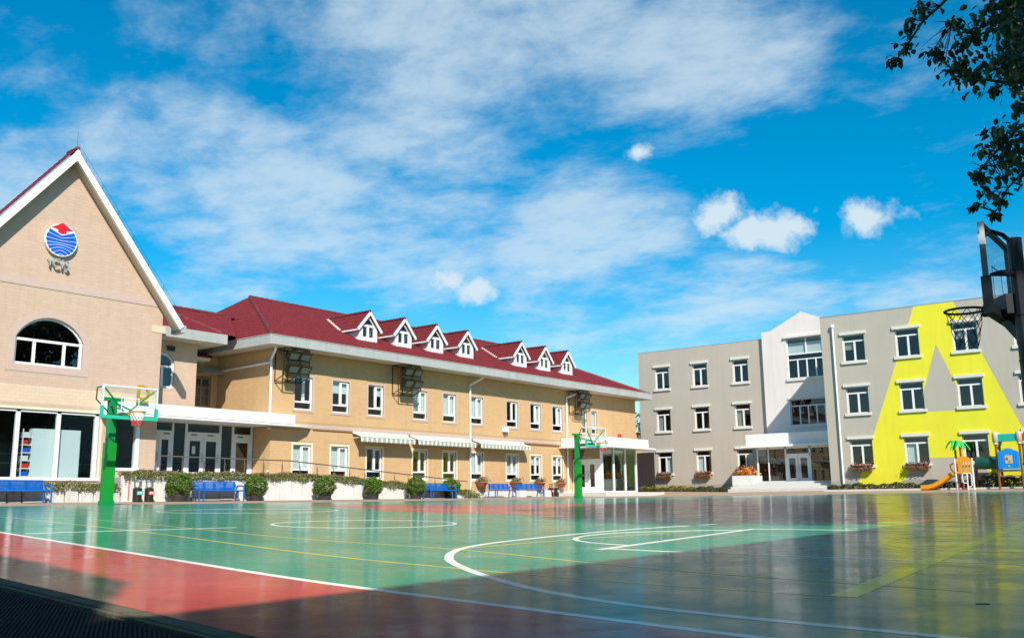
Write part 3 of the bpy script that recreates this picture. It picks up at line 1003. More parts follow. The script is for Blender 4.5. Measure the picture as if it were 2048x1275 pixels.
cap_line(LB, (GX1 - .1, GY + .1, EZ + .03), (RX1, RY, RZ + .03), .10, name='hip_tiles')
drainpipe(LB, X0 - .12, YF - .05, 7.5, 4.5, X0 - .35, 36.35, 7.98)
drainpipe(LB, 43.98, YF - .10, 7.5, 1.0, 44.5, 36.3, 7.98)
drainpipe(LB, 54.2, YF - .10, 7.5, 1.0, 55.1, 36.3, 7.98)
MB().tube([(X1 + .1, 37.3, 7.9), (X1 + .1, 37.3, 7.6), (X1 - .05, 37.15, 7.5)], .07, 8).build('outlet_pipe', M_white, LB)
MB().tube([(X0 - .06, 41.1, 7.18), (X0 - .06, 37.1, 7.28)], .06, 8).build('wall_pipe', M_white, LB)
b = MB(); b.tube([(31.9, 36.965, 4.16), (35.5, 36.965, 4.155), (43.9, 36.965, 4.15), (53.4, 36.965, 4.14)], .018, 6)
b.tube([(36, 36.965, 4.10), (53.4, 36.965, 4.08)], .012, 6); b.build('wall_cable', M_brown, LB)


def dormer(xc):
    yf, w = 37.72, 1.36
    zb = EZ + (RZ - EZ) * (yf - GY) / (RY - GY)
    ze, za = zb + .86, zb + 1.62
    o = bpy.data.objects.new('dormer', None); COL.objects.link(o); o.parent = LB
    o.location = Vector((xc, yf, zb)) - Vector(LB.location); o.empty_display_size = .3
    h = w / 2
    body = [(-h, -.10), (h, -.10), (h, ze - zb - .02), (0, za - zb - .16), (-h, ze - zb - .02)]
    z1, z2 = .24, .80
    hl = [rect(-.40, z1, -.09, z2), rect(.06, z1, .40, z2), [(-.40, .93), (.40, .93), (0, 1.32)]]
    b = MB()
    loops = [body] + hl; flat = [p for l in loops for p in l]
    tri = tessellate_polygon([[Vector((u, v, 0)) for u, v in l] for l in loops])
    n = len(flat)
    b.add([(u, 0, v) for u, v in flat] + [(u, .08, v) for u, v in flat], [tuple(t) for t in tri] + [tuple(i + n for i in reversed(t)) for t in tri])
    for l in loops:
        m_ = len(l); b.add([(u, 0, v) for u, v in l] + [(u, .08, v) for u, v in l], [(i, (i + 1) % m_, (i + 1) % m_ + m_, i + m_) for i in range(m_)])
    b.build('dormer_front', M_white, o, local=True)
    b = MB(); sl = (RZ - EZ) / (RY - GY)
    back = (ze - zb) / sl
    for s in (-1, 1):
        b = MB()
        b.add([(s * h, .08, -.1), (s * h, back, back * sl), (s * h, .08, ze - zb), (s * (h - .06), .08, -.1), (s * (h - .06), back, back * sl), (s * (h - .06), .08, ze - zb)],
              [(0, 1, 2), (5, 4, 3), (0, 2, 5, 3)])
        b.build('dormer_cheek', M_white, o, local=True)
    for (u0, v0, u1, v1) in ((-.40, z1, -.09, z2), (.06, z1, .40, z2)):
        MB().box(u0, .05, v0, u1, .06, v1).build('pane', M_glass, o, local=True)
    b = MB(); b.add([(-.40, .05, .93), (.40, .05, .93), (0, .05, 1.32)], [(0, 1, 2)]); b.build('pane', M_glass, o, local=True)
    MB().box(-.42, .6, 0.3, .42, .62, .95).build('dormer_inside', M_inside, o, local=True)
    b = MB(); b.bar((.08, .10, .3), (.34, .10, .72), .05); b.build('window_stay', M_rail, o, local=True)
    # roof planes, with eaves past the cheeks and the front
    ov = .22; sl2 = (za - ze) / h
    ye = -.12
    for s in (-1, 1):
        eu = s * (h + ov); ez = ze - zb - ov * sl2
        yb_e = ez / sl; yb_r = (za - zb) / sl
        if s > 0:
            q = tiled_slope(None, (eu, ye, ez), (eu, yb_e, ez), (0, ye, za - zb), (0, yb_r, za - zb), 'dormer_roof', .21, .30, .04, seg=4)
        else:
            q = tiled_slope(None, (eu, yb_e, ez), (eu, ye, ez), (0, yb_r, za - zb), (0, ye, za - zb), 'dormer_roof', .21, .30, .04, seg=4)
        q.parent = o; q.location = (0, 0, 0)
        b = MB()
        b.bar((s * (h + ov), ye - .02, ez - .05), (0, ye - .02, za - zb - .05), .05, .15, up=(0, 0, 1))
        b.bar((s * (h + ov - .02), ye, ez - .05), (s * (h + ov - .02), yb_e, ez - .05), .05, .10)
        b.build('barge_board', M_white, o, local=True)
        b = MB()
        for k in range(9):
            t0 = k / 9
            p = Vector((eu, yb_e, ez)).lerp(Vector((0, yb_r, za - zb)), t0 + .05)
            if s < 0: b.box(p.x - .10, p.y - .10, p.z - .02, p.x + .06 + .05 * rnd.random(), p.y + .12, p.z + .07)
        if s < 0: b.build('flashing', M_flash, o, local=True)
    q = cap_line(None, (0, ye, za - zb + .05), (0, (za - zb) / sl, za - zb + .05), .085, .28); q.parent = o; q.location = (0, 0, 0)
    return o


proto = dormer(36.30)
for xc in (39.05, 41.78, 44.60, 50.12, 52.84, 55.55):
    c = copy_tree(proto)
    c.location = Vector((xc, 37.72, proto.location.z + LB.location.z)) - Vector(LB.location)

# glazed porch at the far end
PZ = 1.03
yp, xa, xb = 34.65, 54.9, 59.3
ty0, tx0, tx1 = 33.9, 53.55, 59.95
b = MB(); b.box(53.2, 33.3, .55, 60.9, YF - .04, PZ); b.build('porch_slab', M_step, LB)
b = MB(); b.box(tx0, ty0, 4.07, tx1, YF - .05, 4.66); b.build('porch_canopy', M_white, LB)
b = MB(); b.box(tx0 - .28, ty0 - .3, 3.97, tx1 + .5, YF - .05, 4.065); b.build('canopy_lip', M_white, LB)
for x in (xa, 56.35, 57.85, xb):
    MB().box(x - .075, yp - .075, PZ, x + .075, yp + .075, 3.97).build('porch_post', M_pvc, LB)
for (xL, xR) in ((xa, 56.35), (56.35, 57.85), (57.85, xb)):
    MB().box(xL + .08, yp - .01, PZ + .12, xR - .08, yp + .01, 3.95).build('porch_pane', M_pglass, LB)
b = MB(); b.box(xa, yp - .05, PZ, xb, yp + .05, PZ + .11); b.box(xa - .05, yp + .08, PZ, xa + .05, YF - .06, PZ + .10); b.build('porch_base_rail', M_pvc, LB)
MB().box(xb - .01, yp + .08, PZ + .1, xb + .01, YF - .06, 3.95).build('porch_pane', M_pglass, LB)
# double door in the porch's left side
dx = xa
b = MB()
b.box(dx - .05, yp + .09, PZ + .1, dx + .05, yp + .33, 3.1); b.box(dx - .05, 36.55, PZ + .1, dx + .05, YF - .06, 3.1)
b.box(dx - .05, yp + .09, 3.1, dx + .05, YF - .06, 3.26)
b.build('door_surround', M_pvc, LB)
MB().box(dx - .008, yp + .1, 3.28, dx + .008, YF - .08, 3.95).build('porch_pane', M_pglass, LB)
for (ya, yb) in ((35.0, 35.76), (35.79, 36.53)):
    b = MB()
    b.box(dx - .04, ya, PZ + .1, dx + .04, ya + .2, 3.1); b.box(dx - .04, yb - .2, PZ + .1, dx + .04, yb, 3.1)
    b.box(dx - .04, ya + .2, PZ + .1, dx + .04, yb - .2, PZ + .38); b.box(dx - .04, ya + .2, 2.9, dx + .04, yb - .2, 3.1)
    d = b.build('door', M_pvc, LB)
    MB().box(dx - .008, ya + .2, PZ + .38, dx + .008, yb - .2, 2.9).build('pane', M_dglass, d)
    hy = yb - .1 if ya < 35.5 else ya + .1
    MB().tube([(dx - .05, hy, 2.0), (dx - .13, hy, 2.0), (dx - .13, hy, 2.45), (dx - .05, hy, 2.45)], .015, 6).build('handle', M_metal, d)
b = MB(); b.box(55.0, 36.6, PZ, 59.2, 36.62, 1.9); b.build('porch_bench_back', M_pvc, LB)

# ------------------------------------------------------------------ GABLED HALL
GH = thing('gabled_hall', 'cream tiled hall with a steep red gable roof and round emblem on its front', 'building', (18.65, 37.2, 1.0))
YG = 37.2
gf = front(YG)
AX, GL, GR = 18.86, 14.05, 23.45
AZ, SLP = 14.66, 1.235
ztop = lambda x: AZ - abs(x - AX) * SLP
big = [(15.98, 17.54), (17.66, 19.12), (19.26, 20.66)]
hall_holes = [arch(17.22, 6.0, 19.93, 7.07, 7.92), rect(15.9, 1.68, 20.86, 4.28), rect(21.45, 2.10, 22.62, 4.12)]
wall('gable_wall', [(GL, .4), (GR, .4), (GR, ztop(GR)), (AX, AZ), (GL, ztop(GL))], hall_holes, gf, M_mortar2, GH)


def gext(a, c):
    r = (AZ - c - .05) / SLP
    lo, hi = max(GL, AX - r), min(GR, AX + r)
    return (lo, hi) if hi - lo > .2 else None


gh = [(15.8, 1.58, 20.96, 4.38), (21.35, 2.0, 22.72, 4.22), (GL - 1, 9.06, GR + 1, 9.40)]
for k in range(14):
    za, zb_ = 5.72 + k * .16, 5.72 + (k + 1) * .16
    if zb_ < 7.1: gh.append((16.92, za, 20.23, zb_))
    else:
        R = 1.84; cz = 8.2 - R
        q = sqrt(max(0, R * R - max(0, (zb_ - cz)) ** 2))
        if q > .1: gh.append((18.575 - q, za, 18.575 + q, zb_))
tiles(GH, gf, .75, AZ, gext, gh, [M_brick_c, M_brick_l], lambda v: 1 if 4.4 < v < 5.15 else 0)
MB().box(GL, YG - .02, 9.07, GR, YG + .02, 9.39).build('belt_band', M_pinktile, GH)
# arched surround
sur_o = arch(16.92, 5.72, 20.23, 7.07, 8.20, 18); sur_i = arch(17.22, 6.0, 19.93, 7.07, 7.92, 18)
b = MB()
tri = tessellate_polygon([[Vector((u, v, 0)) for u, v in sur_o], [Vector((u, v, 0)) for u, v in sur_i]])
fl2 = sur_o + sur_i
b.add([gf(u, v, -.013) for u, v in fl2], [tuple(t) for t in tri])
for l in (sur_o, sur_i):
    n = len(l); b.add([gf(u, v, -.013) for u, v in l] + [gf(u, v, .01) for u, v in l], [(i, (i + 1) % n, (i + 1) % n + n, i + n) for i in range(n)])
b.build('arch_surround', M_pinktile, GH)
# arched window
def arch_window(parent, u0, v0, u1, vs, vt, Y, muls, zt, m=None):
    b = MB()
    o_ = arch(u0, v0, u1, vs, vt, 18); f = .09
    i_ = arch(u0 + f, v0 + f, u1 - f, vs, vt - f, 18)
    fn = lambda u, v, d: (u, Y + d, v)
    tri = tessellate_polygon([[Vector((u, v, 0)) for u, v in o_], [Vector((u, v, 0)) for u, v in i_]])
    L = o_ + i_; n = len(L)
    b.add([fn(u, v, .10) for u, v in L] + [fn(u, v, .18) for u, v in L], [tuple(t) for t in tri] + [tuple(k + n for k in reversed(t)) for t in tri])
    for l in (o_, i_):
        k = len(l); b.add([fn(u, v, .10) for u, v in l] + [fn(u, v, .18) for u, v in l], [(i, (i + 1) % k, (i + 1) % k + k, i + k) for i in range(k)])
    b.box(u0 + f, Y + .09, zt - .05, u1 - f, Y + .18, zt + .05)
    for x in muls: b.box(x - .06, Y + .09, v0 + f, x + .06, Y + .18, zt - .05)
    w = b.build('window', m or M_pvc, parent)
    xs = [u0 + f] + [x for x in muls] + [u1 - f]
    for xa_, xb_ in zip(xs, xs[1:]):
        MB().box(xa_ + .06, Y + .13, v0 + f, xb_ - .06, Y + .14, zt - .05).build('pane', M_dglass, w)
    pts = [p for p in i_ if p[1] >= zt + .05]
    b = MB(); tri = tessellate_polygon([[Vector((u, v, 0)) for u, v in pts]]); b.add([fn(u, v, .13) for u, v in pts], [tuple(t) for t in tri])
    b.build('pane', M_dglass, w)


arch_window(GH, 17.22, 6.0, 19.93, 7.07, 7.92, YG, [18.0, 19.2], 6.98)
# shop-front glazing
b = MB()
for x in (15.9, 17.60, 19.19, 20.77): b.box(x - .075, YG + .05, 1.70, x + .075, YG + .18, 4.26)
b.box(15.9, YG + .05, 4.18, 20.86, YG + .18, 4.28); b.box(15.8, YG - .06, 1.58, 20.96, YG + .18, 1.70)
b.build('glazing_frame', M_pvc, GH)
for xa_, xb_ in ((15.97, 17.52), (17.68, 19.11), (19.27, 20.69)):
    MB().box(xa_, YG + .10, 1.70, xb_, YG + .115, 4.18).build('pane', M_glass, GH)
b = MB(); b.box(20.88, YG - .013, 1.58, 20.96, YG + .1, 4.38); b.box(15.8, YG - .013, 4.28, 20.88, YG + .1, 4.38); b.build('glazing_trim', M_creamtrim, GH)
b = MB()
b.box(21.45, YG + .04, 2.10, 21.52, YG + .15, 4.12); b.box(22.50, YG - .02, 2.10, 22.66, YG + .2, 4.12); b.box(21.35, YG - .05, 2.0, 22.70, YG + .15, 2.12)
w = b.build('window', M_pvc, GH)
MB().box(21.52, YG + .09, 2.12, 22.50, YG + .10, 4.12).build('pane', M_glass, w)
# hall interior
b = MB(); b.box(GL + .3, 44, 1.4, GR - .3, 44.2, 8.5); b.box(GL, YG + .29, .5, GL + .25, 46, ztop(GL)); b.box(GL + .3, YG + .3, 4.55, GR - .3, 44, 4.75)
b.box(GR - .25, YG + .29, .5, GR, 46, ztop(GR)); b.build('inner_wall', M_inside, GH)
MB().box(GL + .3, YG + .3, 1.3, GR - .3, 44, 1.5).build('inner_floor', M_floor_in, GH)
b = MB()
for z in (2.35, 2.72): b.tube([(16.1, 40.2, z), (23.0, 40.2, z)], .025, 6)
b.build('inner_rail', M_metal, GH)
b = MB()
for (xa_, xb_) in ((22.6, 23.0), (23.05, 23.1)): b.box(xa_, 42.5, 1.5, xb_, 42.6, 3.6)
b.build('inner_door', M_plinth, GH)
# roof of the hall
RYF, RYB = 36.72, 37.5
AXR, AZR = 18.86, 14.93
ER, EL = 24.22, 13.5
ezr = AZR - (ER - AXR) * SLP
tiled_slope(GH, (ER, RYF, ezr), (ER, RYB, ezr), (AXR, RYF, AZR), (AXR, RYB, AZR), seg=4)
tiled_slope(GH, (EL, RYB, ezr), (EL, RYF, ezr), (AXR, RYB, AZR), (AXR, RYF, AZR), seg=4)
cap_line(GH, (AXR, RYF - .03, AZR + .03), (AXR, RYB, AZR + .03), .08)
MB().prism([(-.10, -.52), (.10, -.52), (.10, -.13), (0, -.005), (-.10, -.13)], lambda u, v, d: (AXR + u, RYF - .045 + d, AZR + v), 0, .12).build('apex_board', M_white, GH, recalc=True)
for s, ex in ((1, ER), (-1, EL)):
    b = MB()
    nv = Vector((s * SLP, 0, 1)).normalized()
    A = Vector((AXR, 0, AZR)) - nv * .03; E_ = Vector((ex, 0, ezr)) - nv * .03
    th = .12; dn = -nv * .27
    f0, f1 = RYF - .04, RYF + .08
    b.add([(A.x, f0, A.z), (E_.x, f0, E_.z), ((E_ + dn).x, f0, (E_ + dn).z), (A.x, f0, A.z - .27 * sqrt(1 + SLP * SLP)),
           (A.x, f1, A.z), (E_.x, f1, E_.z), ((E_ + dn).x, f1, (E_ + dn).z), (A.x, f1, A.z - .27 * sqrt(1 + SLP * SLP))],
          [(0, 1, 2, 3), (7, 6, 5, 4), (0, 4, 5, 1), (1, 5, 6, 2), (2, 6, 7, 3)])
    b.build('barge_board', M_white, GH, recalc=True)
    b = MB(); d2 = -nv * .24
    b.add([(A.x, f1, A.z - .21 * sqrt(1 + SLP * SLP)), ((E_ + d2).x, f1, (E_ + d2).z), ((E_ + d2).x, YG + .1, (E_ + d2).z), (A.x, YG + .1, A.z - .21 * sqrt(1 + SLP * SLP))], [(0, 1, 2, 3)])
    b.build('rake_soffit', M_soffit, GH)
    b = MB(); b.box(ex - .14 * s, RYF, ezr - .30, ex + .10 * s, RYB, ezr + .02); b.build('eave_gutter', M_gutter, GH)
MB().box(GL, 37.6, 8.0, GR, 46.2, 8.3).build('flat_roof', M_gutter, GH)
MB().box(22.95, YG - .02, 7.95, 23.6, YG + .6, 8.25).build('eave_return', M_brick_l, GH)
b = MB(); b.tube([(AXR, 36.8, AZR), (AXR, 36.8, AZR + .8)], .007, 6)
b.tube([(AXR + .02, 36.68, AZR + .2), (ER, 36.68, ezr + .2)], .005, 5); b.tube([(AXR, 36.68, AZR + .2), (EL, 36.68, ezr + .2)], .005, 5)
for k in range(7):
    x = AXR + (ER - AXR) * (k + .5) / 7; b.tube([(x, 36.69, AZR - (x - AXR) * SLP), (x, 36.68, AZR + .2 - (x - AXR) * SLP)], .007, 5)
b.build('lightning_rod', M_black, GH)

# link between hall and long building
LK = thing('link_block', 'recessed cream tiled link with arched window between gabled hall and long building', 'building', (25.5, 39.2, 1.5))
cf = front(39.2)
wall('link_wall', rect(GR + .01, 4.2, 26.62, 8.1), [arch(24.28, 5.86, 25.46, 6.87, 7.46)], cf, M_mortar2, LK)
tiles(LK, cf, 4.2, 8.05, lambda a, c: (GR + .02, 26.62), [(24.2, 5.78, 25.54, 6.9), (24.26, 6.9, 25.48, 7.15), (24.4, 7.15, 25.3, 7.4), (24.6, 7.4, 25.1, 7.52)], [M_brick_c], lambda v: 0, nobj=0)
arch_window(LK, 24.28, 5.86, 25.46, 6.87, 7.46, 39.2, [24.87], 6.85)
b = MB(); b.box(26.34, 39.49, 4.2, 26.62, 41.3, 8.1); b.box(24, 41.8, 4.4, 26.3, 42, 8); b.build('link_side_wall', M_mortar2, LK)
rf = front(41.3)
wall('recess_wall', rect(26.63, 4.0, X0 - .01, 8.0), [rect(27.9, 5.4, 28.92, 6.82)], rf, M_mortar, LK)
tiles(LK, rf, 4.2, 7.95, lambda a, c: (26.64, X0 - .012), [(27.86, 5.36, 28.96, 6.86)], [M_brick_o], lambda v: 0, nobj=0)
b = MB()
b.box(27.9, 41.37, 5.4, 27.96, 41.45, 6.82); b.box(28.86, 41.37, 5.4, 28.92, 41.45, 6.82); b.box(28.38, 41.37, 5.4, 28.45, 41.45, 6.82); b.box(27.96, 41.37, 6.76, 28.86, 41.45, 6.82); b.box(27.96, 41.37, 6.3, 28.86, 41.45, 6.36)
w = b.build('window', M_plinth, LK)
MB().box(27.96, 41.41, 5.4, 28.86, 41.42, 6.8).build('pane', M_dglass, w)
b = MB()
for k in range(9): b.box(27.95 + k * .11, 41.26, 5.5, 27.965 + k * .11, 41.275, 6.85)
for z in (5.9, 6.4, 6.83): b.box(27.9, 41.255, z, 28.92, 41.28, z + .02)
b.build('window_bars', M_rail, LK)
b = MB(); b.box(26.64, 40.55, 7.55, 28.3, 41.28, 7.72); b.build('small_eave', M_white, LK)
b = MB(); b.add([(28.1, 40.6, 7.0), (29.2, 40.6, 7.0), (29.2, 41.28, 7.42), (28.1, 41.28, 7.42), (28.1, 41.28, 7.0), (29.2, 41.28, 7.0)], [(0, 1, 2, 3), (0, 4, 5, 1), (0, 3, 4), (1, 5, 2)]); b.build('small_hood', M_gutter, LK, recalc=True)
b = MB()
for k in range(8): b.tube([(26.75 + k * .22, 40.5, 7.76), (26.75 + k * .22, 41.28, 7.98)], .08, 8)
b.build('small_eave_tiles', M_roof, LK)
MB().box(23.9, 38.3, 8.07, 27.64, 38.42, 8.53).build('gutter', M_gutter, LK)
b = MB(); b.box(23.3, 38.42, 8.06, 27.64, 39.5, 8.12); b.box(27.52, 38.42, 8.12, 27.64, 41.5, 8.53); b.box(26.6, 39.5, 8.06, 27.64, 41.5, 8.12); b.build('soffit', M_soffit, LK)
tiled_slope(LK, (21.5, 38.35, 8.5), (28.2, 38.35, 8.5), (21.5, 41.55, 10.13), (30.1, 41.55, 10.13), seg=4)
b = MB(); b.quad((21.5, 41.55, 10.13), (31.5, 41.55, 10.13), (31.5, 46, 8.3), (21.5, 46, 8.3)); b.build('rear_roof', M_roof, LK)
cap_line(LK, (22, 41.55, 10.18), (29.6, 41.55, 10.18), .10)
cap_line(LK, (27.5, 38.6, 8.65), (26.2, 40.8, 9.75), .06, .3, 'valley_tiles')
b = MB(); b.box(25.0, 39.15, 7.58, 25.4, 39.2, 7.8); b.build('wall_vent', M_black, LK)

# entrance under the canopy
EN = LK
ye = 38.25; z0, zt = 1.75, 4.22
MB().box(GR + .02, 38.0, 1.55, X0 - .02, 41.2, 1.75).build('landing', M_step, EN)
b = MB()
for xa_, xb_ in ((25.56, 25.68), (27.38, 27.50), (28.08, 28.20), (29.16, 29.28), (24.88, 24.98)): b.box(xa_, ye, z0, xb_, ye + .1, zt)
b.box(GR + .02, ye, zt - .02, X0 - .02, ye + .1, zt + .14)
for xa_, xb_ in ((23.5, 24.88), (25.68, 27.38), (28.20, 29.16)): b.box(xa_, ye, 3.62, xb_, ye + .1, 3.84)
b.build('entrance_frame', M_pvc, EN)
for xa_, xb_, za_, zb_ in ((23.5, 24.88, 3.84, 4.2), (25.68, 27.38, 3.84, 4.2), (28.2, 29.16, 3.84, 4.2), (24.98, 25.56, z0, 4.2), (27.5, 28.08, z0, 4.2)):
    MB().box(xa_, ye + .04, za_, xb_, ye + .05, zb_).build('transom_pane' if za_ > 2 else 'side_pane', M_dglass, EN)
for (xa_, xb_) in ((23.62, 24.24), (24.26, 24.88), (25.68, 26.52), (26.54, 27.38), (28.20, 29.16)):
    b = MB(); q = .14
    b.box(xa_, ye + .01, z0, xa_ + q, ye + .08, 3.62); b.box(xb_ - q, ye + .01, z0, xb_, ye + .08, 3.62); b.box(xa_ + q, ye + .01, z0, xb_ - q, ye + .08, z0 + .28); b.box(xa_ + q, ye + .01, 3.44, xb_ - q, ye + .08, 3.62)
    d = b.build('door', M_pvc, EN)
    MB().box(xa_ + q, ye + .04, z0 + .28, xb_ - q, ye + .05, 3.44).build('pane', M_dglass, d)
    MB().tube([(xb_ - .08, ye + .01, 2.5), (xb_ - .08, ye - .07, 2.5), (xb_ - .08, ye - .07, 2.85), (xb_ - .08, ye + .01, 2.85)], .014, 6).build('handle', M_metal, d)
    MB().box(xa_ + .2, ye - .02, 3.68, xa_ + .5, ye, 3.74).build('door_closer', M_rail, d)
MB().box(25.94, ye + .0, 2.85, 26.12, ye + .005, 3.2).build('paper_notice', M_card, EN)
b = MB(); b.box(23.5, 41, 1.7, 29.3, 41.1, 4.4); b.box(23.5, 38.4, 4.36, 29.3, 41, 4.46); b.build('inner_wall', M_inside, EN)

CN = thing('entrance_canopy', 'long white flat canopy over the entrance between hall and long building', 'canopy', (26, 36.6, 4.1))
poly = [(20.95, 36.45), (30.35, 36.45), (30.75, 36.94), (29.3, 36.94), (29.3, 38.2), (GR + .03, 38.2), (GR + .03, YG - .03), (20.95, YG - .03)]
b = MB(); b.prism(poly, lambda u, v, d: (u, v, d), 4.33, 4.78); b.build('fascia', M_white, CN, recalc=True)
poly2 = [(20.8, 36.35), (30.5, 36.35), (31.3, 36.62), (31.75, 36.94), (29.3, 36.94), (29.3, 38.2), (GR + .03, 38.2), (GR + .03, YG - .03), (20.8, YG - .03)]
b = MB(); b.prism(poly2, lambda u, v, d: (u, v, d), 4.21, 4.29); b.build('canopy_lip', M_white, CN, recalc=True)
b = MB(); b.prism([(u * .999 + .02, v + .02) for u, v in poly[:-1]] + [(21.0, YG - .04)], lambda u, v, d: (u, v, d), 4.285, 4.335); b.build('shadow_gap', M_plinth, CN, recalc=True)

# letters and emblem
def text_obj(name, txt, size, ext, loc, m, parent=None, sx=1.0):
    cu = bpy.data.curves.new(name, 'FONT')
    cu.body = txt; cu.size = size; cu.extrude = ext; cu.align_x = 'CENTER'; cu.align_y = 'CENTER'; cu.offset = 0.012 if txt == 'D' else -0.004
    t = bpy.data.objects.new(name, cu); COL.objects.link(t)
    bpy.context.view_layer.update()
    me = bpy.data.meshes.new_from_object(t.evaluated_get(bpy.context.evaluated_depsgraph_get()))
    bpy.data.objects.remove(t)
    me.transform(Matrix.Diagonal((sx, 1, 1, 1)))
    me.transform(Matrix.Rotation(radians(90), 4, 'X'))
    me.materials.clear(); me.materials.append(m)
    o = bpy.data.objects.new(name, me); COL.objects.link(o)
    if parent is not None:
        o.parent = parent; o.location = Vector(loc) - Vector(parent.location)
    else: o.location = loc
    return o


EM = thing('wall_emblem', 'round blue and red emblem with white wave lines high on the gable', 'emblem', (18.63, YG - .12, 11.1))
R = 0.665
b = MB()
ring = [(R * sin(a * pi / 24), R * cos(a * pi / 24)) for a in range(48)]
b.prism([(u, v) for u, v in reversed(ring)], lambda u, v, d: (18.63 + u, YG - .12 + d, 11.1 + v), -.04, .06); b.build('disc', M_logow, EM, recalc=True)
mf = lambda u, v, d: (18.63 + u, YG - .165 + d, 11.1 + v)
rc = lambda v: sqrt(max(0, (R - .035) ** 2 - v * v))


def band(f_lo, f_hi, n=28):
    """blue strip between two curves, clipped to the disc"""
    pts_lo = []; pts_hi = []
    for k in range(n + 1):
        u = -R + .04 + (2 * R - .08) * k / n
        c = sqrt(max(0, (R - .035) ** 2 - u * u))
        lo, hi = max(f_lo(u), -c), min(f_hi(u), c)
        if hi > lo + .004: pts_lo.append((u, lo)); pts_hi.append((u, hi))
    if len(pts_lo) < 3: return
    bb = MB(); nn = len(pts_lo)
    vs = [mf(u, v, 0) for u, v in pts_lo] + [mf(u, v, 0) for u, v in pts_hi] + [mf(u, v, .03) for u, v in pts_lo] + [mf(u, v, .03) for u, v in pts_hi]
    fs = [(i, i + 1, nn + i + 1, nn + i) for i in range(nn - 1)] + [(2 * nn + i, i, i + 1, 2 * nn + i + 1)[::-1] for i in range(nn - 1)]
    bb.add(vs, fs); bb.build('wave_band', M_logob, EM, recalc=True)


cv = [lambda u: 0.20 + abs(u) * .42, lambda u: 0.09 + abs(u) * .26, lambda u: -0.02 + abs(u) * .10 - .02 * u * u, lambda u: -.12 - .10 * u * u, lambda u: -.20 - .34 * u * u,
      lambda u: -.30 - .75 * u * u, lambda u: -.42 - 1.5 * u * u, lambda u: -.56 - 3.2 * u * u]
for k in range(7):
    band(lambda u, k=k: cv[k + 1](u) + .011, lambda u, k=k: cv[k](u) - .011)
band(lambda u: -2, lambda u: cv[7](u) - .011)
b = MB(); b.prism([(0, .25), (.17, .31), (.17, .42), (.44, .46), (.0, .72), (-.44, .46), (-.17, .42), (-.17, .31)], mf, -.01, .03); b.build('red_arrow', M_logor, EM, recalc=True)
LT = thing('wall_lettering', 'steel letters reading YCIS below the round emblem', 'lettering', (18.63, YG - .12, 10.12))
for ch, x, z in (('Y', 18.24, 10.14), ('C', 18.50, 10.12), ('I', 18.74, 10.10), ('S', 18.93, 10.08)):
    text_obj('letter', ch, .52, .05, (x, YG - .14, z), M_steell, LT, .95)
DS = text_obj('letter_sign', 'D', .88, .05, (22.2, 36.35, 5.14), M_gold, None, .95)
tag(DS, 'gold capital letter D standing on the white entrance canopy', 'letter sign')
b = MB(); b.box(21.9, 36.32, 4.78, 22.46, 36.38, 4.84); q = b.build('base_plate', M_gold); q.parent = DS; q.location = -Vector(DS.location)

# ------------------------------------------------------------------ things inside the hall
CB = thing('display_cabinet', 'tall white cabinet with a shelf rack at its left end behind the hall glazing', 'cabinet', (19.3, 37.7, 1.5))
MB().box(18.37, 37.52, 1.5, 20.26, 37.95, 3.58).build('body', M_card, CB)
for k in range(6):
    MB().box(17.98, 37.55, 1.72 + k * .30, 18.35, 37.9, 1.755 + k * .30).build('shelf', M_pvc, CB)
for x in (17.96, 18.33): MB().box(x, 37.53, 1.5, x + .03, 37.57, 3.55).build('upright', M_pvc, CB)
for k in range(6): MB().box(18.0, 37.56, 1.757 + k * .30, 18.14 + .16 * rnd.random(), 37.85, 1.93 + k * .30).build('book', (M_logob, M_redsign, M_card)[k % 3], CB)
b = MB(); b.lathe([(.16, 0), (.2, .1), (.2, .42), (.17, .5)], (16.7, 39.0, 1.5), 14)
tag(b.build('stool', M_beige, smooth=True), 'cream drum stool behind the leftmost hall pane', 'stool')
for x, lab in ((17.25, 'slim white post behind the leftmost hall pane'), (18.35, 'slim white post left of the display cabinet')):
    b = MB(); b.box(x - .035, 38.4, 1.5, x + .035, 38.47, 2.55); b.box(x - .1, 38.34, 1.5, x + .1, 38.53, 1.52)
    tag(b.build('barrier_post', M_pvc), lab, 'post', 'white posts inside the hall')

# ------------------------------------------------------------------ GREY BUILDING
GB = thing('grey_building', 'three-storey taupe building with giant yellow letter mural, cream tower and window rows', 'building', (66, 22, 1.0))
XL, XT, XR = 69.5, 69.22, 63.7
ZT = 12.52
ROWS = [(9.37, 11.15), (5.93, 7.68), (2.56, 4.25)]
LC = [38.46, 35.06, 31.60]; LW = 1.28
RC = [21.02, 17.60, 14.15, 10.72, 7.3]; RW = 1.46
WL, WR, WTW = west(XL), west(XR), west(XT)
wall('left_wing_wall', rect(29.05, .4, 40.0, ZT), [rect(c - LW, z0, c, z1) for c in LC for z0, z1 in ROWS], WL, M_grey, GB)
wall('right_wing_wall', rect(-4, .4, 22.42, ZT), [rect(c - RW, z0, c, z1) for c in RC for z0, z1 in ROWS], WR, M_grey, GB)
TW = [(28.95, .4), (28.95, 12.98), (28.2, 13.02), (25.75, 14.22), (22.7, 12.9), (22.43, 12.9), (22.43, .4)]
wall('tower_wall', TW, [rect(24.15, 9.26, 27.04, 12.30), rect(23.75, 5.79, 27.05, 7.71), rect(22.6, 1.65, 28.85, 3.95)], WTW, M_towerw, GB)
b = MB(); b.box(XR + .29, 22.14, .4, 82, 22.42, ZT); b.build('right_wing_return', M_grey, GB)
b = MB(); b.box(XL + .29, 39.72, .4, 82, 40.0, ZT); b.box(XR, -4, ZT - .02, 82, 22.42, ZT + .02); b.box(XL, 29.05, ZT - .02, 82, 40, ZT + .02); b.box(82, -4, .4, 82.2, 40, ZT)
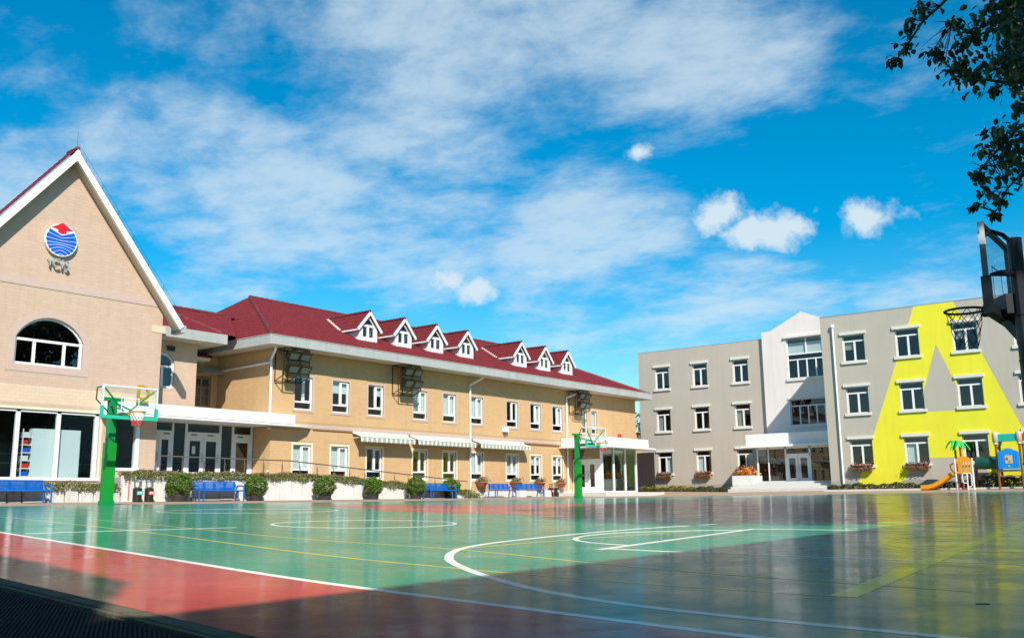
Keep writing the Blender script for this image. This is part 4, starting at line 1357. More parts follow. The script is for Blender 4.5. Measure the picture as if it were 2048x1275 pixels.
b.box(XT + .29, 28.7, 12, 82, 28.95, 12.98); b.build('rear_wall', M_grey, GB)
for q in ((XL - .03, 29.4, .4, XL + .01, 40.0, 1.63), (XR - .03, 20.9, .4, XR + .01, 22.42, 1.57), (XR - .03, 12.9, .4, XR + .01, 17.85, 1.57), (XR - .03, -4, .4, XR + .01, 10.2, 1.57)): MB().box(*q).build('plinth', M_plinth, GB)
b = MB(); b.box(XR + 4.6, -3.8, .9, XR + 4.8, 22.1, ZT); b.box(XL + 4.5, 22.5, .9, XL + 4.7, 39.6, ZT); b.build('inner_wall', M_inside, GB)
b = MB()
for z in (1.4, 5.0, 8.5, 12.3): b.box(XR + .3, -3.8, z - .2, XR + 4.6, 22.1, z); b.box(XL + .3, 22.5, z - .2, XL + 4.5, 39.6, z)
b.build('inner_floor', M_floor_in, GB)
MB().box(XR + .05, -4, ZT + .02, XR + .2, 22.4, ZT + .06).build('parapet_cap', M_metal, GB)
# painted letter: flat mural on the render
fm = lambda u, v, d: (XR - .004 + d, u, v)
def mural():
    zt = ZT - .01
    outer = [(16.29, zt), (13.90, zt), (12.58, 9.14), (10.62, 4.05), (9.40, 1.08), (12.55, 1.08), (13.25, 2.86), (16.55, 2.88), (18.0, 1.08), (20.78, 1.08)]
    inner = [(15.16, 9.95), (13.65, 5.74), (16.55, 5.74)]
    hs = [rect(c - RW, z0, c, z1) for c in RC[:4] for z0, z1 in ROWS]
    # clip by windows: build as thin strips in height between window edges
    b = MB()
    zs = sorted(set([1.08, 2.88, 5.74, 9.95, zt, 4.05, 9.14] + [z for r in ROWS for z in r] + [1.08 + k * .4 for k in range(29)]))
    zs = [z for z in zs if z <= zt + 1e-6]
    def edges(z, up):
        """x-intervals (Y axis) covered at height z"""
        def lerp(a, b_): return a[0] + (b_[0] - a[0]) * (z - a[1]) / (b_[1] - a[1])
        L = lerp((20.78, 1.08), (16.29, zt))
        if z > 9.14: Rr = lerp((13.90, zt), (12.58, 9.14))
        elif z > 4.05: Rr = lerp((12.58, 9.14), (10.62, 4.05))
        else: Rr = lerp((10.62, 4.05), (9.40, 1.08))
        mid = None
        zz = z + (1e-4 if up else -1e-4)
        if 5.74 < zz < 9.95: mid = (lerp((13.65, 5.74), (15.16, 9.95)), lerp((16.55, 5.74), (15.16, 9.95)))
        if zz < 2.88: mid = (lerp((12.55, 1.08), (13.25, 2.88)), lerp((18.0, 1.08), (16.9, 2.88)))
        return [(Rr, L)] if mid is None else [(Rr, mid[0]), (mid[1], L)]
    for za_, zb_ in zip(zs, zs[1:]):
        if zb_ - za_ < 1e-4: continue
        lo, hi = edges(za_, True), edges(zb_, False)
        zm = (za_ + zb_) / 2
        cuts = [(c - RW, c) for c in RC[:4] for z0, z1 in ROWS if z0 < zm < z1]
        for (a0, a1), (b0, b1) in zip(lo, hi):
            segs = [((a0, a1), (b0, b1))]
            for c0, c1 in cuts:
                nxt = []
                for (p0, p1), (q0, q1) in segs:
                    if c1 <= min(p0, q0) or c0 >= max(p1, q1): nxt.append(((p0, p1), (q0, q1))); continue
                    l = ((p0, min(p1, max(p0, c0))), (q0, min(q1, max(q0, c0)))); r = ((max(p0, min(p1, c1)), p1), (max(q0, min(q1, c1)), q1))
                    for s_ in (l, r):
                        if s_[0][1] - s_[0][0] > 1e-3 or s_[1][1] - s_[1][0] > 1e-3: nxt.append(s_)
                segs = nxt
            for (p0, p1), (q0, q1) in segs:
                b.add([fm(p0, za_, 0), fm(p1, za_, 0), fm(q1, zb_, 0), fm(q0, zb_, 0)], [(0, 1, 2, 3)])
    b.build('letter_mural', M_yellow, GB, label='giant flat-topped yellow letter A painted on the right wing', recalc=True)


mural()


def sliding(w, h):
    f = .06; tz = h * .76; c = w * .52
    bars = [(0, 0, f, h), (w - f, 0, w, h), (f, 0, w - f, f), (f, h - f, w - f, h), (f, tz - .045, w - f, tz + .045), (c - .06, f, c + .06, tz - .045), (f, f, f + .04, tz - .045, .01)]
    panes = [(f + .04, f, c - .06, tz - .045), (c + .06, f, w - f, tz - .045), (f, tz + .045, w - f, h - f)]
    return bars, panes


rz = -pi / 2
wi = 0
for (cols, w, X) in ((LC, LW, XL), (RC, RW, XR)):
    for c in cols:
        for (z0, z1) in ROWS:
            h = z1 - z0; bars, panes = sliding(w, h); wi += 1
            bl = [None, [(.02, h * .45, w * .5, h * .74)], [(.02, .02, w * .5, h * .74)], None, [(w * .55, .02, w - .02, h * .74)]][(wi * 7 + int(c)) % 5]
            window(GB, (X, c, z0), rz, 'sld', w, h, bars, panes, blind=bl, sill=(.12, .17, .10), lintel=(.13, .19, .10), depth=(.14, .22), blind_m=M_blind if wi % 3 == 0 else M_plinth)
# tower windows
w, h = 2.89, 3.04; f = .06
bars = [(0, 0, f, h), (w - f, 0, w, h), (f, 0, w - f, f), (f, h - f, w - f, h), (f, h * .60 - .05, w - f, h * .60 + .05), (f, h * .46 - .04, w - f, h * .46 + .04), (w / 2 - .05, h * .60 + .05, w / 2 + .05, h - f)]
panes = [(f, h * .60 + .05, w / 2 - .05, h - f), (w / 2 + .05, h * .60 + .05, w - f, h - f), (f, h * .46 + .04, w - f, h * .60 - .05)]
for k in range(4):
    x0_, x1_ = f + (w - 2 * f) * k / 4, f + (w - 2 * f) * (k + 1) / 4
    if k: bars.append((x0_ - .045, f, x0_ + .045, h * .46 - .04))
    panes.append((x0_ + .05, f, x1_ - .05, h * .46 - .04))
window(GB, (XT, 27.04, 9.26), rz, 'tow', w, h, bars, panes, blind=[(.03, h * .62, w - .03, h - .35)], sill=(.1, .2, .1), lintel=(.18, .16, .14), depth=(.14, .22))
w, h = 3.30, 1.92
bars = [(0, 0, f, h), (w - f, 0, w, h), (f, 0, w - f, f), (f, h - f, w - f, h), (f, h * .74 - .04, w - f, h * .74 + .04)]
panes = [(f, h * .74 + .04, w - f, h - f)]
for k in range(5):
    x0_, x1_ = f + (w - 2 * f) * k / 5, f + (w - 2 * f) * (k + 1) / 5
    if k: bars.append((x0_ - .045, f, x0_ + .045, h * .74 - .04))
    panes.append((x0_ + .05, f, x1_ - .05, h * .74 - .04))
window(GB, (XT, 27.05, 5.79), rz, 'tow2', w, h, bars, panes, sill=(.1, .18, .1), lintel=(.1, .12, .08), depth=(.14, .22))
# tower entrance canopy, glazing, steps
MB().box(66.5, 22.45, 4.28, XT - .02, 29.5, 5.10).build('tower_canopy', M_white, GB)
MB().box(66.2, 22.45, 4.12, XT - .02, 29.75, 4.275).build('canopy_lip', M_white, GB)
xe = 67.0
b = MB()
for y_ in (28.85, 26.72, 24.95): b.box(xe - .05, y_ - .06, 1.68, xe + .05, y_ + .06, 4.12)
b.box(xe - .05, 27.98, 1.68, xe + .05, 28.06, 4.12)
b.box(xe - .05, 22.5, 4.0, xe + .05, 28.85, 4.12); b.box(xe - .05, 26.72, 1.62, xe + .05, 28.85, 1.72); b.box(xe - .05, 24.95, 3.5, xe + .05, 26.72, 3.62)
b.build('entrance_frame', M_pvc, GB)
for (ya, yb, za_, zb_) in ((28.06, 28.8, 1.7, 4.0), (26.78, 27.98, 1.7, 4.0), (24.95, 26.66, 3.62, 4.0), (22.5, 24.89, 1.7, 4.0)):
    MB().box(xe - .006, ya, za_, xe + .006, yb, zb_).build('entrance_pane', M_dglass, GB)
for (ya, yb) in ((25.85, 26.66), (25.0, 25.82)):
    b = MB(); q = .17
    b.box(xe - .04, ya, 1.68, xe + .04, ya + q, 3.5); b.box(xe - .04, yb - q, 1.68, xe + .04, yb, 3.5); b.box(xe - .04, ya + q, 1.68, xe + .04, yb - q, 1.9); b.box(xe - .04, ya + q, 3.3, xe + .04, yb - q, 3.5)
    d = b.build('entrance_door', M_pvc, GB)
    MB().box(xe - .006, ya + q, 1.9, xe + .006, yb - q, 3.3).build('pane', M_dglass, d)
    hy = ya + .09 if ya > 25.5 else yb - .09
    MB().tube([(xe - .04, hy, 2.3), (xe - .12, hy, 2.3), (xe - .12, hy, 2.75), (xe - .04, hy, 2.75)], .016, 6).build('handle', M_metal, d)
b = MB(); b.box(xe + .1, 28.8, 1.6, XT, 28.9, 4.1); b.box(XT + 1.5, 22.5, 1.6, XT + 1.6, 28.9, 4.1); b.build('lobby_wall', M_inside, GB)
ST = thing('entrance_steps', 'pale stone steps rising to the tower entrance of the grey building', 'steps', (64.5, 26, .9))
n = 4
gz = g(63.5, 26)
for k in range(n):
    x0_ = 63.6 + k * .42
    MB().box(x0_, 22.5, gz - .1, 69.1 if k == n - 1 else x0_ + .46, 29.75 - k * .02, gz + .04 + (1.66 - gz - .04) * (k + 1) / n).build('step', M_step, ST)
PB = thing('planter_block', 'square pale stone planter beside the steps of the grey building', 'planter', (65.3, 29, .95))
b = MB(); b.box(64.6, 28.3, .8, 66.3, 29.85, 2.12); b.build('block', M_panel, PB)
MB().box(64.7, 28.4, 2.1, 66.2, 29.75, 2.135).build('soil', M_plinth, PB)

# drainpipe of right wing
b = MB(); b.tube([(XR - .12, 21.56, 11.75), (XR - .12, 21.56, 1.0)], .065, 10); b.lathe([(.09, 0), (.13, .05), (.13, .2), (.11, .22)], (XR - .12, 21.56, 11.7), 10); b.build('drainpipe', M_white, GB)

# ------------------------------------------------------------------ foliage helper
def leaf_cloud(b, pts, size, rng, mi=0, up=0.0, flat=None):
    for (x, y, z) in pts:
        s = size * rng.uniform(.6, 1.3)
        a = Vector((rng.gauss(0, 1), rng.gauss(0, 1), rng.gauss(0, 1) + up)).normalized()
        t = Vector((rng.gauss(0, 1), rng.gauss(0, 1), rng.gauss(0, 1)))
        u = a.cross(t).normalized() * s; v = a.cross(u).normalized() * s * .6
        p = Vector((x, y, z))
        b.add([p - u, p + v, p + u, p - v], [(0, 1, 2, 3)], mi)


def in_box(n, x0, x1, y0, y1, z0, z1, rng): return [(rng.uniform(x0, x1), rng.uniform(y0, y1), rng.uniform(z0, z1)) for _ in range(n)]


# hedges of the grey building
def hedge(name, x0, x1, y0, y1, h, m1, m2, lab):
    rng = random.Random(hash(lab) % 1000 if False else len(lab))
    t = thing(name, lab, 'hedge', ((x0 + x1) / 2, (y0 + y1) / 2, g(x0, (y0 + y1) / 2)))
    b = MB(); n = int((y1 - y0) * 620 * max(1, h / .32))
    pts = []
    for _ in range(n):
        yy = rng.uniform(y0, y1); hh = h * (.8 + .25 * math.sin(yy * 2.7) * math.sin(yy * 5.1 + 1) + rng.uniform(-.1, .15))
        side = rng.random()
        xx = x0 + abs(rng.gauss(0, .06)) if side < .6 else rng.uniform(x0, x1)
        zz = g(xx, yy) + (rng.uniform(0, hh) if side < .6 else hh)
        pts.append((xx, yy, zz))
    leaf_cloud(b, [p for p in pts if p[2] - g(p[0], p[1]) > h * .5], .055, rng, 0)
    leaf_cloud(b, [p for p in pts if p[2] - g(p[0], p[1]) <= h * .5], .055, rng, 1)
    b.build('leaves', [m1, m2], t)
    b = MB()
    for k in range(int((y1 - y0) / .4)):
        yy = y0 + .2 + k * .4; b.tube([(x0 + .2, yy, g(x0, yy)), (x0 + .2 + rng.uniform(-.1, .1), yy + rng.uniform(-.1, .1), g(x0, yy) + h * .7)], .02, 5)
    b.build('stems', M_bark, t)
    return t


hedge('hedge', 67.9, 68.5, 34.6, 39.4, .42, M_hedge, M_hedged, 'low yellow-tipped hedge along the foot of the left wing')
hedge('hedge', 67.9, 68.5, 30.4, 34.6, .38, M_hedged, M_hedged, 'low dark hedge stretch under the left wing, nearer the steps')
hedge('hedge', 62.5, 63.2, 13.0, 22.3, .40, M_hedged, M_hedged, 'low dark hedge along the foot of the yellow mural')
hedge('hedge', 62.3, 63.3, 4.0, 13.0, .75, M_hedged, M_hedged, 'taller dark hedge behind the playground')
MB().box(61.9, 4, .6, 62.2, 22.3, g(62, 14) + .1).build('kerb', M_step, kind='structure')

# window boxes on the grey building's ground floor
def flower_box(X, yc, w, lab, fm_):
    t = thing('flower_box', lab, 'flower box', (X - .2, yc, 2.2), 0, 'flower boxes under the ground floor windows')
    rng = random.Random(int(yc * 10))
    b = MB(); b.add([(X - .36, yc - w / 2, 2.40), (X - .03, yc - w / 2, 2.40), (X - .03, yc + w / 2, 2.40), (X - .36, yc + w / 2, 2.40),
                     (X - .30, yc - w / 2 + .05, 2.17), (X - .05, yc - w / 2 + .05, 2.17), (X - .05, yc + w / 2 - .05, 2.17), (X - .30, yc + w / 2 - .05, 2.17)],
                    [(0, 1, 2, 3), (7, 6, 5, 4), (0, 4, 5, 1), (1, 5, 6, 2), (2, 6, 7, 3), (3, 7, 4, 0)])
    b.build('trough', M_terra, t)
    b = MB()
    leaf_cloud(b, [(X - .2 + rng.gauss(0, .11), yc + rng.uniform(-w / 2, w / 2), 2.45 + abs(rng.gauss(0, .09))) for _ in range(420)], .05, rng, 0)
    leaf_cloud(b, [(X - .36 + rng.gauss(0, .05), yc + rng.uniform(-w / 2, w / 2), 2.36 - abs(rng.gauss(0, .08))) for _ in range(160)], .045, rng, 0)
    b.build('foliage', M_hedged, t)
    b = MB(); leaf_cloud(b, [(X - .24 + rng.gauss(0, .11), yc + rng.uniform(-w / 2, w / 2), 2.50 + abs(rng.gauss(0, .08))) for _ in range(110)], .05, rng, 0)
    b.build('blooms', fm_, t, kind='stuff')


flower_box(XL, 37.85, 1.25, 'flower box under the leftmost ground floor window of the grey building', M_pinkfl)
flower_box(XL, 34.42, 1.25, 'flower box under the second ground floor window of the left wing', M_redfl)
flower_box(XL, 30.95, 1.25, 'shaded flower box under the window beside the tower canopy', M_redfl)
flower_box(XR, 20.3, 1.4, 'flower box under the window beside the white drainpipe', M_redfl)
flower_box(XR, 16.85, 1.4, 'pink flower box under the window on the yellow mural', M_pinkfl)
rng = random.Random(5)
t = thing('croton_plant', 'orange and yellow leafed plant on the stone planter by the steps', 'plant', (65.4, 29.2, 2.12))
b = MB(); leaf_cloud(b, [(65.4 + rng.gauss(0, .3), 29.15 + rng.gauss(0, .33), 2.2 + abs(rng.gauss(0, .24))) for _ in range(800)], .065, rng, 0, .3); b.build('leaves', M_croton, t)
b = MB()
for k in range(8): b.tube([(65.4, 29.15, 2.1), (65.4 + rng.uniform(-.3, .3), 29.15 + rng.uniform(-.35, .35), 2.5)], .015, 5)
b.build('stems', M_bark, t)

# ------------------------------------------------------------------ retaining wall, flowers, rail
RWY = 35.0
def rwt(x): return 1.74 if x < 31 else max(.95, 1.74 - (x - 31) * .068)
t = thing('retaining_wall', 'pale stone faced ramp wall topped with flowering plants', 'retaining wall', (30, RWY, .7))
x = 20.72
while x < 42.2:
    L = .64
    z1 = rwt(x + L / 2)
    zb = g(x, RWY) - .05
    rr = rnd.uniform(-.012, .012)
    if z1 > zb + .12: MB().box(x, RWY + rr, zb, min(x + L - .016, 42.3), RWY + .13, z1).build('stone_panel', M_panel, t)
    x += L
b = MB(); b.add([(20.72, RWY + .135, .5), (42.3, RWY + .135, .5), (42.3, RWY + .135, rwt(42.3) - .06), (31, RWY + .135, 1.68), (20.72, RWY + .135, 1.68),
                 (20.72, RWY + .6, .5), (42.3, RWY + .6, .5), (42.3, RWY + .6, rwt(42.3) - .06), (31, RWY + .6, 1.68), (20.72, RWY + .6, 1.68)],
                [(0, 1, 2, 3, 4), (9, 8, 7, 6, 5), (4, 3, 8, 9), (3, 2, 7, 8), (1, 6, 7, 2), (0, 4, 9, 5)])
b.build('wall_core', M_plinth, t, recalc=True)
b = MB(); b.add([(20.9, RWY + .62, 1.5), (31, RWY + .62, 1.5), (42.3, RWY + .62, .8), (42.3, YF - .05, .8), (31, YF - .05, 1.5), (20.9, YG - .05, 1.5)], [(0, 1, 4, 5), (1, 2, 3, 4)]); b.build('ramp', M_step, t)
b = MB(); b.tube([(20.98, RWY - .03, .8), (20.98, RWY - .03, 1.72)], .018, 6); b.build('red_pipe', M_redsign, t)
t = thing('stone_wall', 'low rough stone wall below the hall glazing at the far left', 'wall', (18, RWY, .7))
x = 12.2
while x < 20.6:
    L = rnd.uniform(.5, .95); x1_ = min(x + L, 20.7)
    zt_ = 1.27 + rnd.uniform(-.03, .03); zb = g(x, RWY) - .05; e = .04
    b = MB(); d0 = RWY + rnd.uniform(-.03, .03)
    x0_, xe_ = x + .012, x1_ - .012
    zm = zt_
    b.add([(x0_, d0 + .05, zb), (xe_, d0 + .05, zb), (xe_, d0 + .05, zm), (x0_, d0 + .05, zm), (x0_ + e, d0 - .02, zb + e), (xe_ - e, d0 - .03, zb + e), (xe_ - e * 1.5, d0 - .01, zm - e), (x0_ + e, d0 - .025, zm - e * 1.4),
           (x0_, RWY + .4, zb), (xe_, RWY + .4, zb), (xe_, RWY + .4, zm), (x0_, RWY + .4, zm)],
          [(4, 5, 6, 7), (0, 1, 5, 4), (1, 2, 6, 5), (2, 3, 7, 6), (3, 0, 4, 7), (3, 2, 10, 11), (0, 3, 11, 8), (1, 9, 10, 2)])
    b.build('stone', M_stone, t)
    x = x1_
MB().box(12.2, RWY + .4, .5, 20.7, YG - .03, 1.22).build('earth_fill', M_plinth, t)
rng = random.Random(11)
def flower_strip(name, x0, x1, zf, dens, lab, y0=RWY - .05):
    b = MB()
    pts, pk, hang = [], [], []
    for _ in range(int((x1 - x0) * dens)):
        xx = rng.uniform(x0, x1); yy = y0 + rng.uniform(0, .5)
        hgt = .05 + .13 * (0.5 + .5 * sin(xx * 3.1) * sin(xx * 1.3 + 2)) + .08
        zz = zf(xx) + rng.uniform(-.02, hgt)
        pts.append((xx, yy, zz))
        if rng.random() < .05: pk.append((xx, yy - .03, zz + .06))
        if rng.random() < .30: hang.append((xx, RWY - .05 - rng.random() * .07, zf(xx) - abs(rng.gauss(0, .055 + .03 * sin(xx * 4.3)))))
    leaf_cloud(b, pts + hang, .036, rng, 0, .2)
    leaf_cloud(b, pk, .035, rng, 1)
    return tag(b.build(name, [M_flow, M_pinkfl], kind='stuff'), lab, 'flowering plants')


flower_strip('flower_bed', 20.75, 41.9, rwt, 900, 'strip of small pink flowering plants spilling over the ramp wall')
flower_strip('flower_bed', 12.5, 20.6, lambda x: 1.27, 700, 'strip of low green plants along the stone wall top')

# handrail along the landing and down the ramp
HR = thing('handrail', 'brown steel handrail running along the landing and down the ramp', 'railing', (30, 35.55, 1.7))
yr = 35.55
def rz_(x): return 2.57 - .006 * (x - 22.6) if x < 29.4 else 2.53 - .0675 * (x - 29.4)
b = MB(); b.tube([(x_, yr, rz_(x_)) for x_ in (22.6, 25, 27.5, 29.4, 32, 35, 38, 42.1)], .028, 8); b.build('rail', M_rail, HR)
pm = None
for k in range(19):
    x_ = 22.65 + k * 1.045
    zt_ = rz_(x_)
    b = MB(); b.bar((x_, yr, rwt(x_) - .1), (x_, yr, zt_ - .17), .05, .02); b.tube([(x_, yr, zt_ - .18), (x_ - .02, yr, zt_ - .08), (x_ + .0, yr, zt_)], .012, 6)
    b.bar((x_ - .02, yr - .01, zt_ - .32), (x_ + .10, yr - .01, zt_ - .32), .015, .015); b.bar((x_ - .02, yr - .01, zt_ - .6), (x_ + .10, yr - .01, zt_ - .6), .015, .015)
    b.build('baluster_post', M_rail, HR)

# ------------------------------------------------------------------ benches
def bench(L, lab, loc, rz=0.0):
    t = thing('bench', lab, 'bench', loc, rz, 'blue metal benches round the court')
    h = L / 2
    n = 4
    b = MB()
    b.box(-h + .12, -.42, .41, h - .12, -.02, .44); b.tube([(-h + .08, -.43, .425), (h - .08, -.43, .425)], .03, 8); b.tube([(-h + .08, -.0, .425), (h - .08, -.0, .425)], .028, 8)
    b.build('seat', M_blue, t, local=True)
    for k in range(n):
        u0, u1 = -h + .14 + (L - .28) * k / n + .006, -h + .14 + (L - .28) * (k + 1) / n - .006
        b = MB(); ns = 7
        y0_, y1_, z0_, z1_ = .03, .13, .47, .76
        for q in range(ns):
            a0 = z0_ + (z1_ - z0_) * q / ns; a1 = z0_ + (z1_ - z0_) * (q + .86) / ns
            ya_ = y0_ + (y1_ - y0_) * q / ns
            b.box(u0, ya_, a0, u1, ya_ + .02, a1)
        b.box(u0, y0_ + .02, z0_, u0 + .03, y1_ + .02, z1_); b.box(u1 - .03, y0_ + .02, z0_, u1, y1_ + .02, z1_)
        b.build('back_panel', M_blue, t, local=True)
    b = MB(); b.tube([(-h + .1, .02, .45), (-h + .1, .14, .79), (h - .1, .14, .79), (h - .1, .02, .45)], .025, 8); b.build('back_frame', M_blue, t, local=True)
    for s in (-1, 1):
        x = s * (h - .06)
        MB().tube([(x, -.45, 0), (x, -.45, .52), (x, -.40, .62), (x, -.1, .64), (x, .02, .62), (x, .05, .5)], .032, 8).build('arm', M_blue, t, local=True)
        MB().tube([(x - s * .0, .10, 0), (x, .02, .43)], .032, 8).build('leg', M_blue, t, local=True)
        MB().tube([(x - s * .25, -.40, 0), (x - s * .25, -.40, .41)], .03, 8).build('leg', M_blue, t, local=True)
    return t


bench(2.6, 'blue bench at the left edge, in front of the low stone wall', (16.25, 34.55, g(16, 34.5)))
bench(2.3, 'blue bench between the first two round potted shrubs', (24.7, 34.6, g(24.7, 34.6)))
bench(2.1, 'blue bench between the two potted shrubs at the low end of the ramp', (38.45, 34.55, g(38.4, 34.5)))
bench(2.1, 'left one of the blue bench pair below the long building', (45.75, 36.1, g(45.7, 36)))
bench(2.3, 'right one of the blue bench pair below the long building', (48.55, 36.1, g(48.5, 36)))
bench(1.6, 'blue bench seen end-on beyond the glazed porch', (62.6, 37.3, g(62.6, 37.3)), 0.0)
for x_, lab in ((47.35, 'small pale concrete block beside the left bench of the pair'), (50.0, 'small pale concrete block beside the right bench of the pair')):
    z_ = g(x_, 35.7); b = MB(); e = .02
    b.add([(x_ - .32, 35.55, z_), (x_ + .32, 35.55, z_), (x_ + .32, 35.95, z_), (x_ - .32, 35.95, z_), (x_ - .30, 35.57, z_ + .4), (x_ + .30, 35.57, z_ + .4), (x_ + .30, 35.93, z_ + .4), (x_ - .30, 35.93, z_ + .4)],
          [(0, 1, 5, 4), (1, 2, 6, 5), (2, 3, 7, 6), (3, 0, 4, 7), (4, 5, 6, 7)])
    tag(b.build('concrete_block', M_panel), lab, 'block', 'concrete blocks beside the benches')

# ------------------------------------------------------------------ potted shrubs
def shrub_mesh():
    rng = random.Random(3); b = MB(); pts = []
    for _ in range(5200):
        d = Vector((rng.gauss(0, 1), rng.gauss(0, 1), rng.gauss(0, 1))).normalized()
        lump = 1 + .07 * sin(d.x * 13 + d.z * 11) + .10 * sin(d.x * 7 + 1) * sin(d.y * 6) + .08 * sin(d.z * 8 + d.x * 5)
        r = .55 * lump * (rng.uniform(.72, 1.04) ** .6)
        z = d.z * r * .95
        pts.append((d.x * r, d.y * r, .70 + z))
    leaf_cloud(b, pts, .036, rng, 0, .2)
    return b.mesh('foliage', M_leaf)


def shrub(x, y, lab, rot, s=1.0):
    t = thing('potted_shrub', lab, 'potted shrub', (x, y, g(x, y)), rot, 'round clipped shrubs in dark pots')
    t.scale = (s, s * rnd.uniform(.93, 1.05), s * rnd.uniform(.92, 1.06))
    if 'shr' not in WM:
        WM['shr'] = shrub_mesh()
        b = MB(); b.lathe([(.30, 0), (.36, .36), (.41, .38), (.41, .44), (.36, .44), (.34, .40)], (0, 0, 0), 18); WM['pot'] = b.mesh('pot', M_pot)
        b = MB(); b.tube([(0, 0, .3), (.02, 0, .6), (0, .02, .9)], [.03, .03, .02], 6); WM['shs'] = b.mesh('stem', M_bark)
    put(WM['pot'], 'pot', t); put(WM['shr'], 'foliage', t); put(WM['shs'], 'stem', t)


shrub(22.85, 34.4, 'round shrub in a dark pot between the bins and a blue bench', .3, .93)
shrub(26.6, 34.4, 'round shrub in a dark pot just right of the second blue bench', 1.3, .88)
shrub(30.5, 34.4, 'round shrub in a dark pot alone before the ramp wall, third from the left', 2.1, .90)
shrub(33.6, 34.4, 'round shrub in a dark pot alone before the ramp wall, fourth from the left', 2.9, .82)
shrub(36.55, 34.3, 'round shrub in a dark pot at the left end of the third blue bench', 4.0, .90)
shrub(39.75, 34.75, 'round shrub in a dark pot at the right end of the third blue bench', 5.1, .90)
b = MB(); rng = random.Random(8)
leaf_cloud(b, [(41.6 + rng.gauss(0, .35), 34.7 + rng.gauss(0, .15), g(41, 34.7) + abs(rng.gauss(0, .18))) for _ in range(500)], .05, rng, 0, .3)
tag(b.build('ground_plant', M_flow), 'straggling green plant on the paving at the foot of the ramp', 'plant')

# ------------------------------------------------------------------ litter bins
def bin_(x, y, lab, m):
    t = thing('litter_bin', lab, 'bin', (x, y, g(x, y)), 0, 'black litter bins with steel tops')
    MB().lathe([(.15, 0), (.17, .02), (.17, .52), (.15, .54)], (0, 0, 0), 16).build('body', M_black, t, local=True)
    b = MB(); b.box(-.12, -.178, .27, .12, -.165, .42); b.build('sticker', m, t, local=True)
    b = MB()
    b.box(-.10, -.172, .31, .10, -.182, .335); b.box(-.08, -.172, .36, .08, -.182, .385); b.build('sticker_print', M_pvc, t, local=True)
    b = MB(); b.lathe([(.10, .54), (.10, .58)], (0, 0, 0), 12); b.box(-.14, -.1, .76, .14, .1, .80); b.box(-.14, -.03, .56, -.11, .03, .78); b.box(.08, -.05, .56, .14, .05, .78); b.build('ash_top', M_metal, t, local=True)
    for sx in (-1, 1): MB().box(sx * .1 - .03, -.1, -.02, sx * .1 + .03, .1, .02).build('foot', M_metal, t, local=True)


bin_(20.98, 34.35, 'black litter bin with green sticker, left of the pair by the green hoop', M_aqua)
bin_(21.48, 34.35, 'black litter bin with red sticker, right of the pair by the green hoop', M_redsign)
bin_(50.75, 35.9, 'black litter bin with red sticker, left of the pair by the porch', M_redsign)
bin_(51.35, 35.9, 'black litter bin with green sticker, right of the pair by the porch', M_aqua)

# ------------------------------------------------------------------ hanging flower bowls
for x_, lab in ((44.85, 'terracotta flower bowl on the wall beside the second drainpipe'), (48.25, 'terracotta flower bowl above the left bench of the pair'),
                (50.75, 'terracotta flower bowl above the right bench of the pair'), (53.15, 'terracotta flower bowl above the far litter bins')):
    t = thing('flower_bowl', lab, 'flower bowl', (x_, 36.75, 1.4), 0, 'terracotta flower bowls on the long building')
    rng = random.Random(int(x_ * 7))
    MB().lathe([(.12, -.02), (.25, .06), (.36, .26), (.38, .27), (.36, .30)], (0, 0, 0), 16).build('bowl', M_terra, t, local=True, smooth=True)
    b = MB(); leaf_cloud(b, [(rng.gauss(0, .2), rng.gauss(0, .13), .33 + abs(rng.gauss(0, .11))) for _ in range(330)], .05, rng, 0, .2); b.build('foliage', M_flow, t, local=True)
    b = MB(); leaf_cloud(b, [(rng.gauss(.08, .16), rng.gauss(-.06, .1), .44 + abs(rng.gauss(0, .08))) for _ in range(70)], .05, rng, 0); b.build('blooms', M_pinkfl, t, local=True, kind='stuff')
    MB().bar((0, .1, .22), (0, .26, .22), .05).build('bracket', M_rail, t, local=True)

# ------------------------------------------------------------------ awnings
def awning(x0, x1, lab):
    t = thing('awning', lab, 'awning', (x0, 36.9, 4.1), 0, 'striped awnings over the ground floor windows')
    n = max(8, int((x1 - x0) / .17)); yf, ztop_, zf = 36.30, 4.13, 3.92
    b = MB(); b.tube([(x0, 36.88, ztop_ + .02), (x1, 36.88, ztop_ + .02)], .06, 8); b.build('roller', M_white, t)
    cv_, vl = MB(), MB()
    for k in range(n):
        a, c = x0 + (x1 - x0) * k / n, x0 + (x1 - x0) * (k + 1) / n
        mi = k % 2
        cv_.add([(a, yf, zf), (c, yf, zf), (c, 36.9, ztop_), (a, 36.9, ztop_), (a, yf, zf - .012), (c, yf, zf - .012), (c, 36.9, ztop_ - .012), (a, 36.9, ztop_ - .012)], [(0, 1, 2, 3), (7, 6, 5, 4)], mi)
        m_ = (a + c) / 2
        for (p, q, zp, zq) in ((a, m_, zf - .22, zf - .28), (m_, c, zf - .28, zf - .22)):
            vl.add([(p, yf - .005, zp), (q, yf - .005, zq), (q, yf - .005, zf - .01), (p, yf - .005, zf - .01), (p, yf + .007, zp), (q, yf + .007, zq), (q, yf + .007, zf - .01), (p, yf + .007, zf - .01)], [(0, 1, 2, 3), (7, 6, 5, 4), (0, 4, 5, 1)], mi)
    cv_.build('canvas', [M_awn_w, M_awn_g], t); vl.build('valance', [M_awn_w, M_awn_g], t)
    MB().tube([(x0, yf, zf), (x1, yf, zf)], .025, 8).build('front_bar', M_white, t)
    for x_ in (x0 + .08, x1 - .08):
        MB().bar((x_, 36.95, ztop_ - .25), (x_, yf + .02, zf - .03), .03).build('arm', M_white, t)


awning(34.55, 38.6, 'green and white striped awning, leftmost of the three')
awning(38.85, 43.8, 'green and white striped awning left of the second drainpipe, middle of three')
awning(44.25, 49.2, 'green and white striped awning, rightmost of the three')

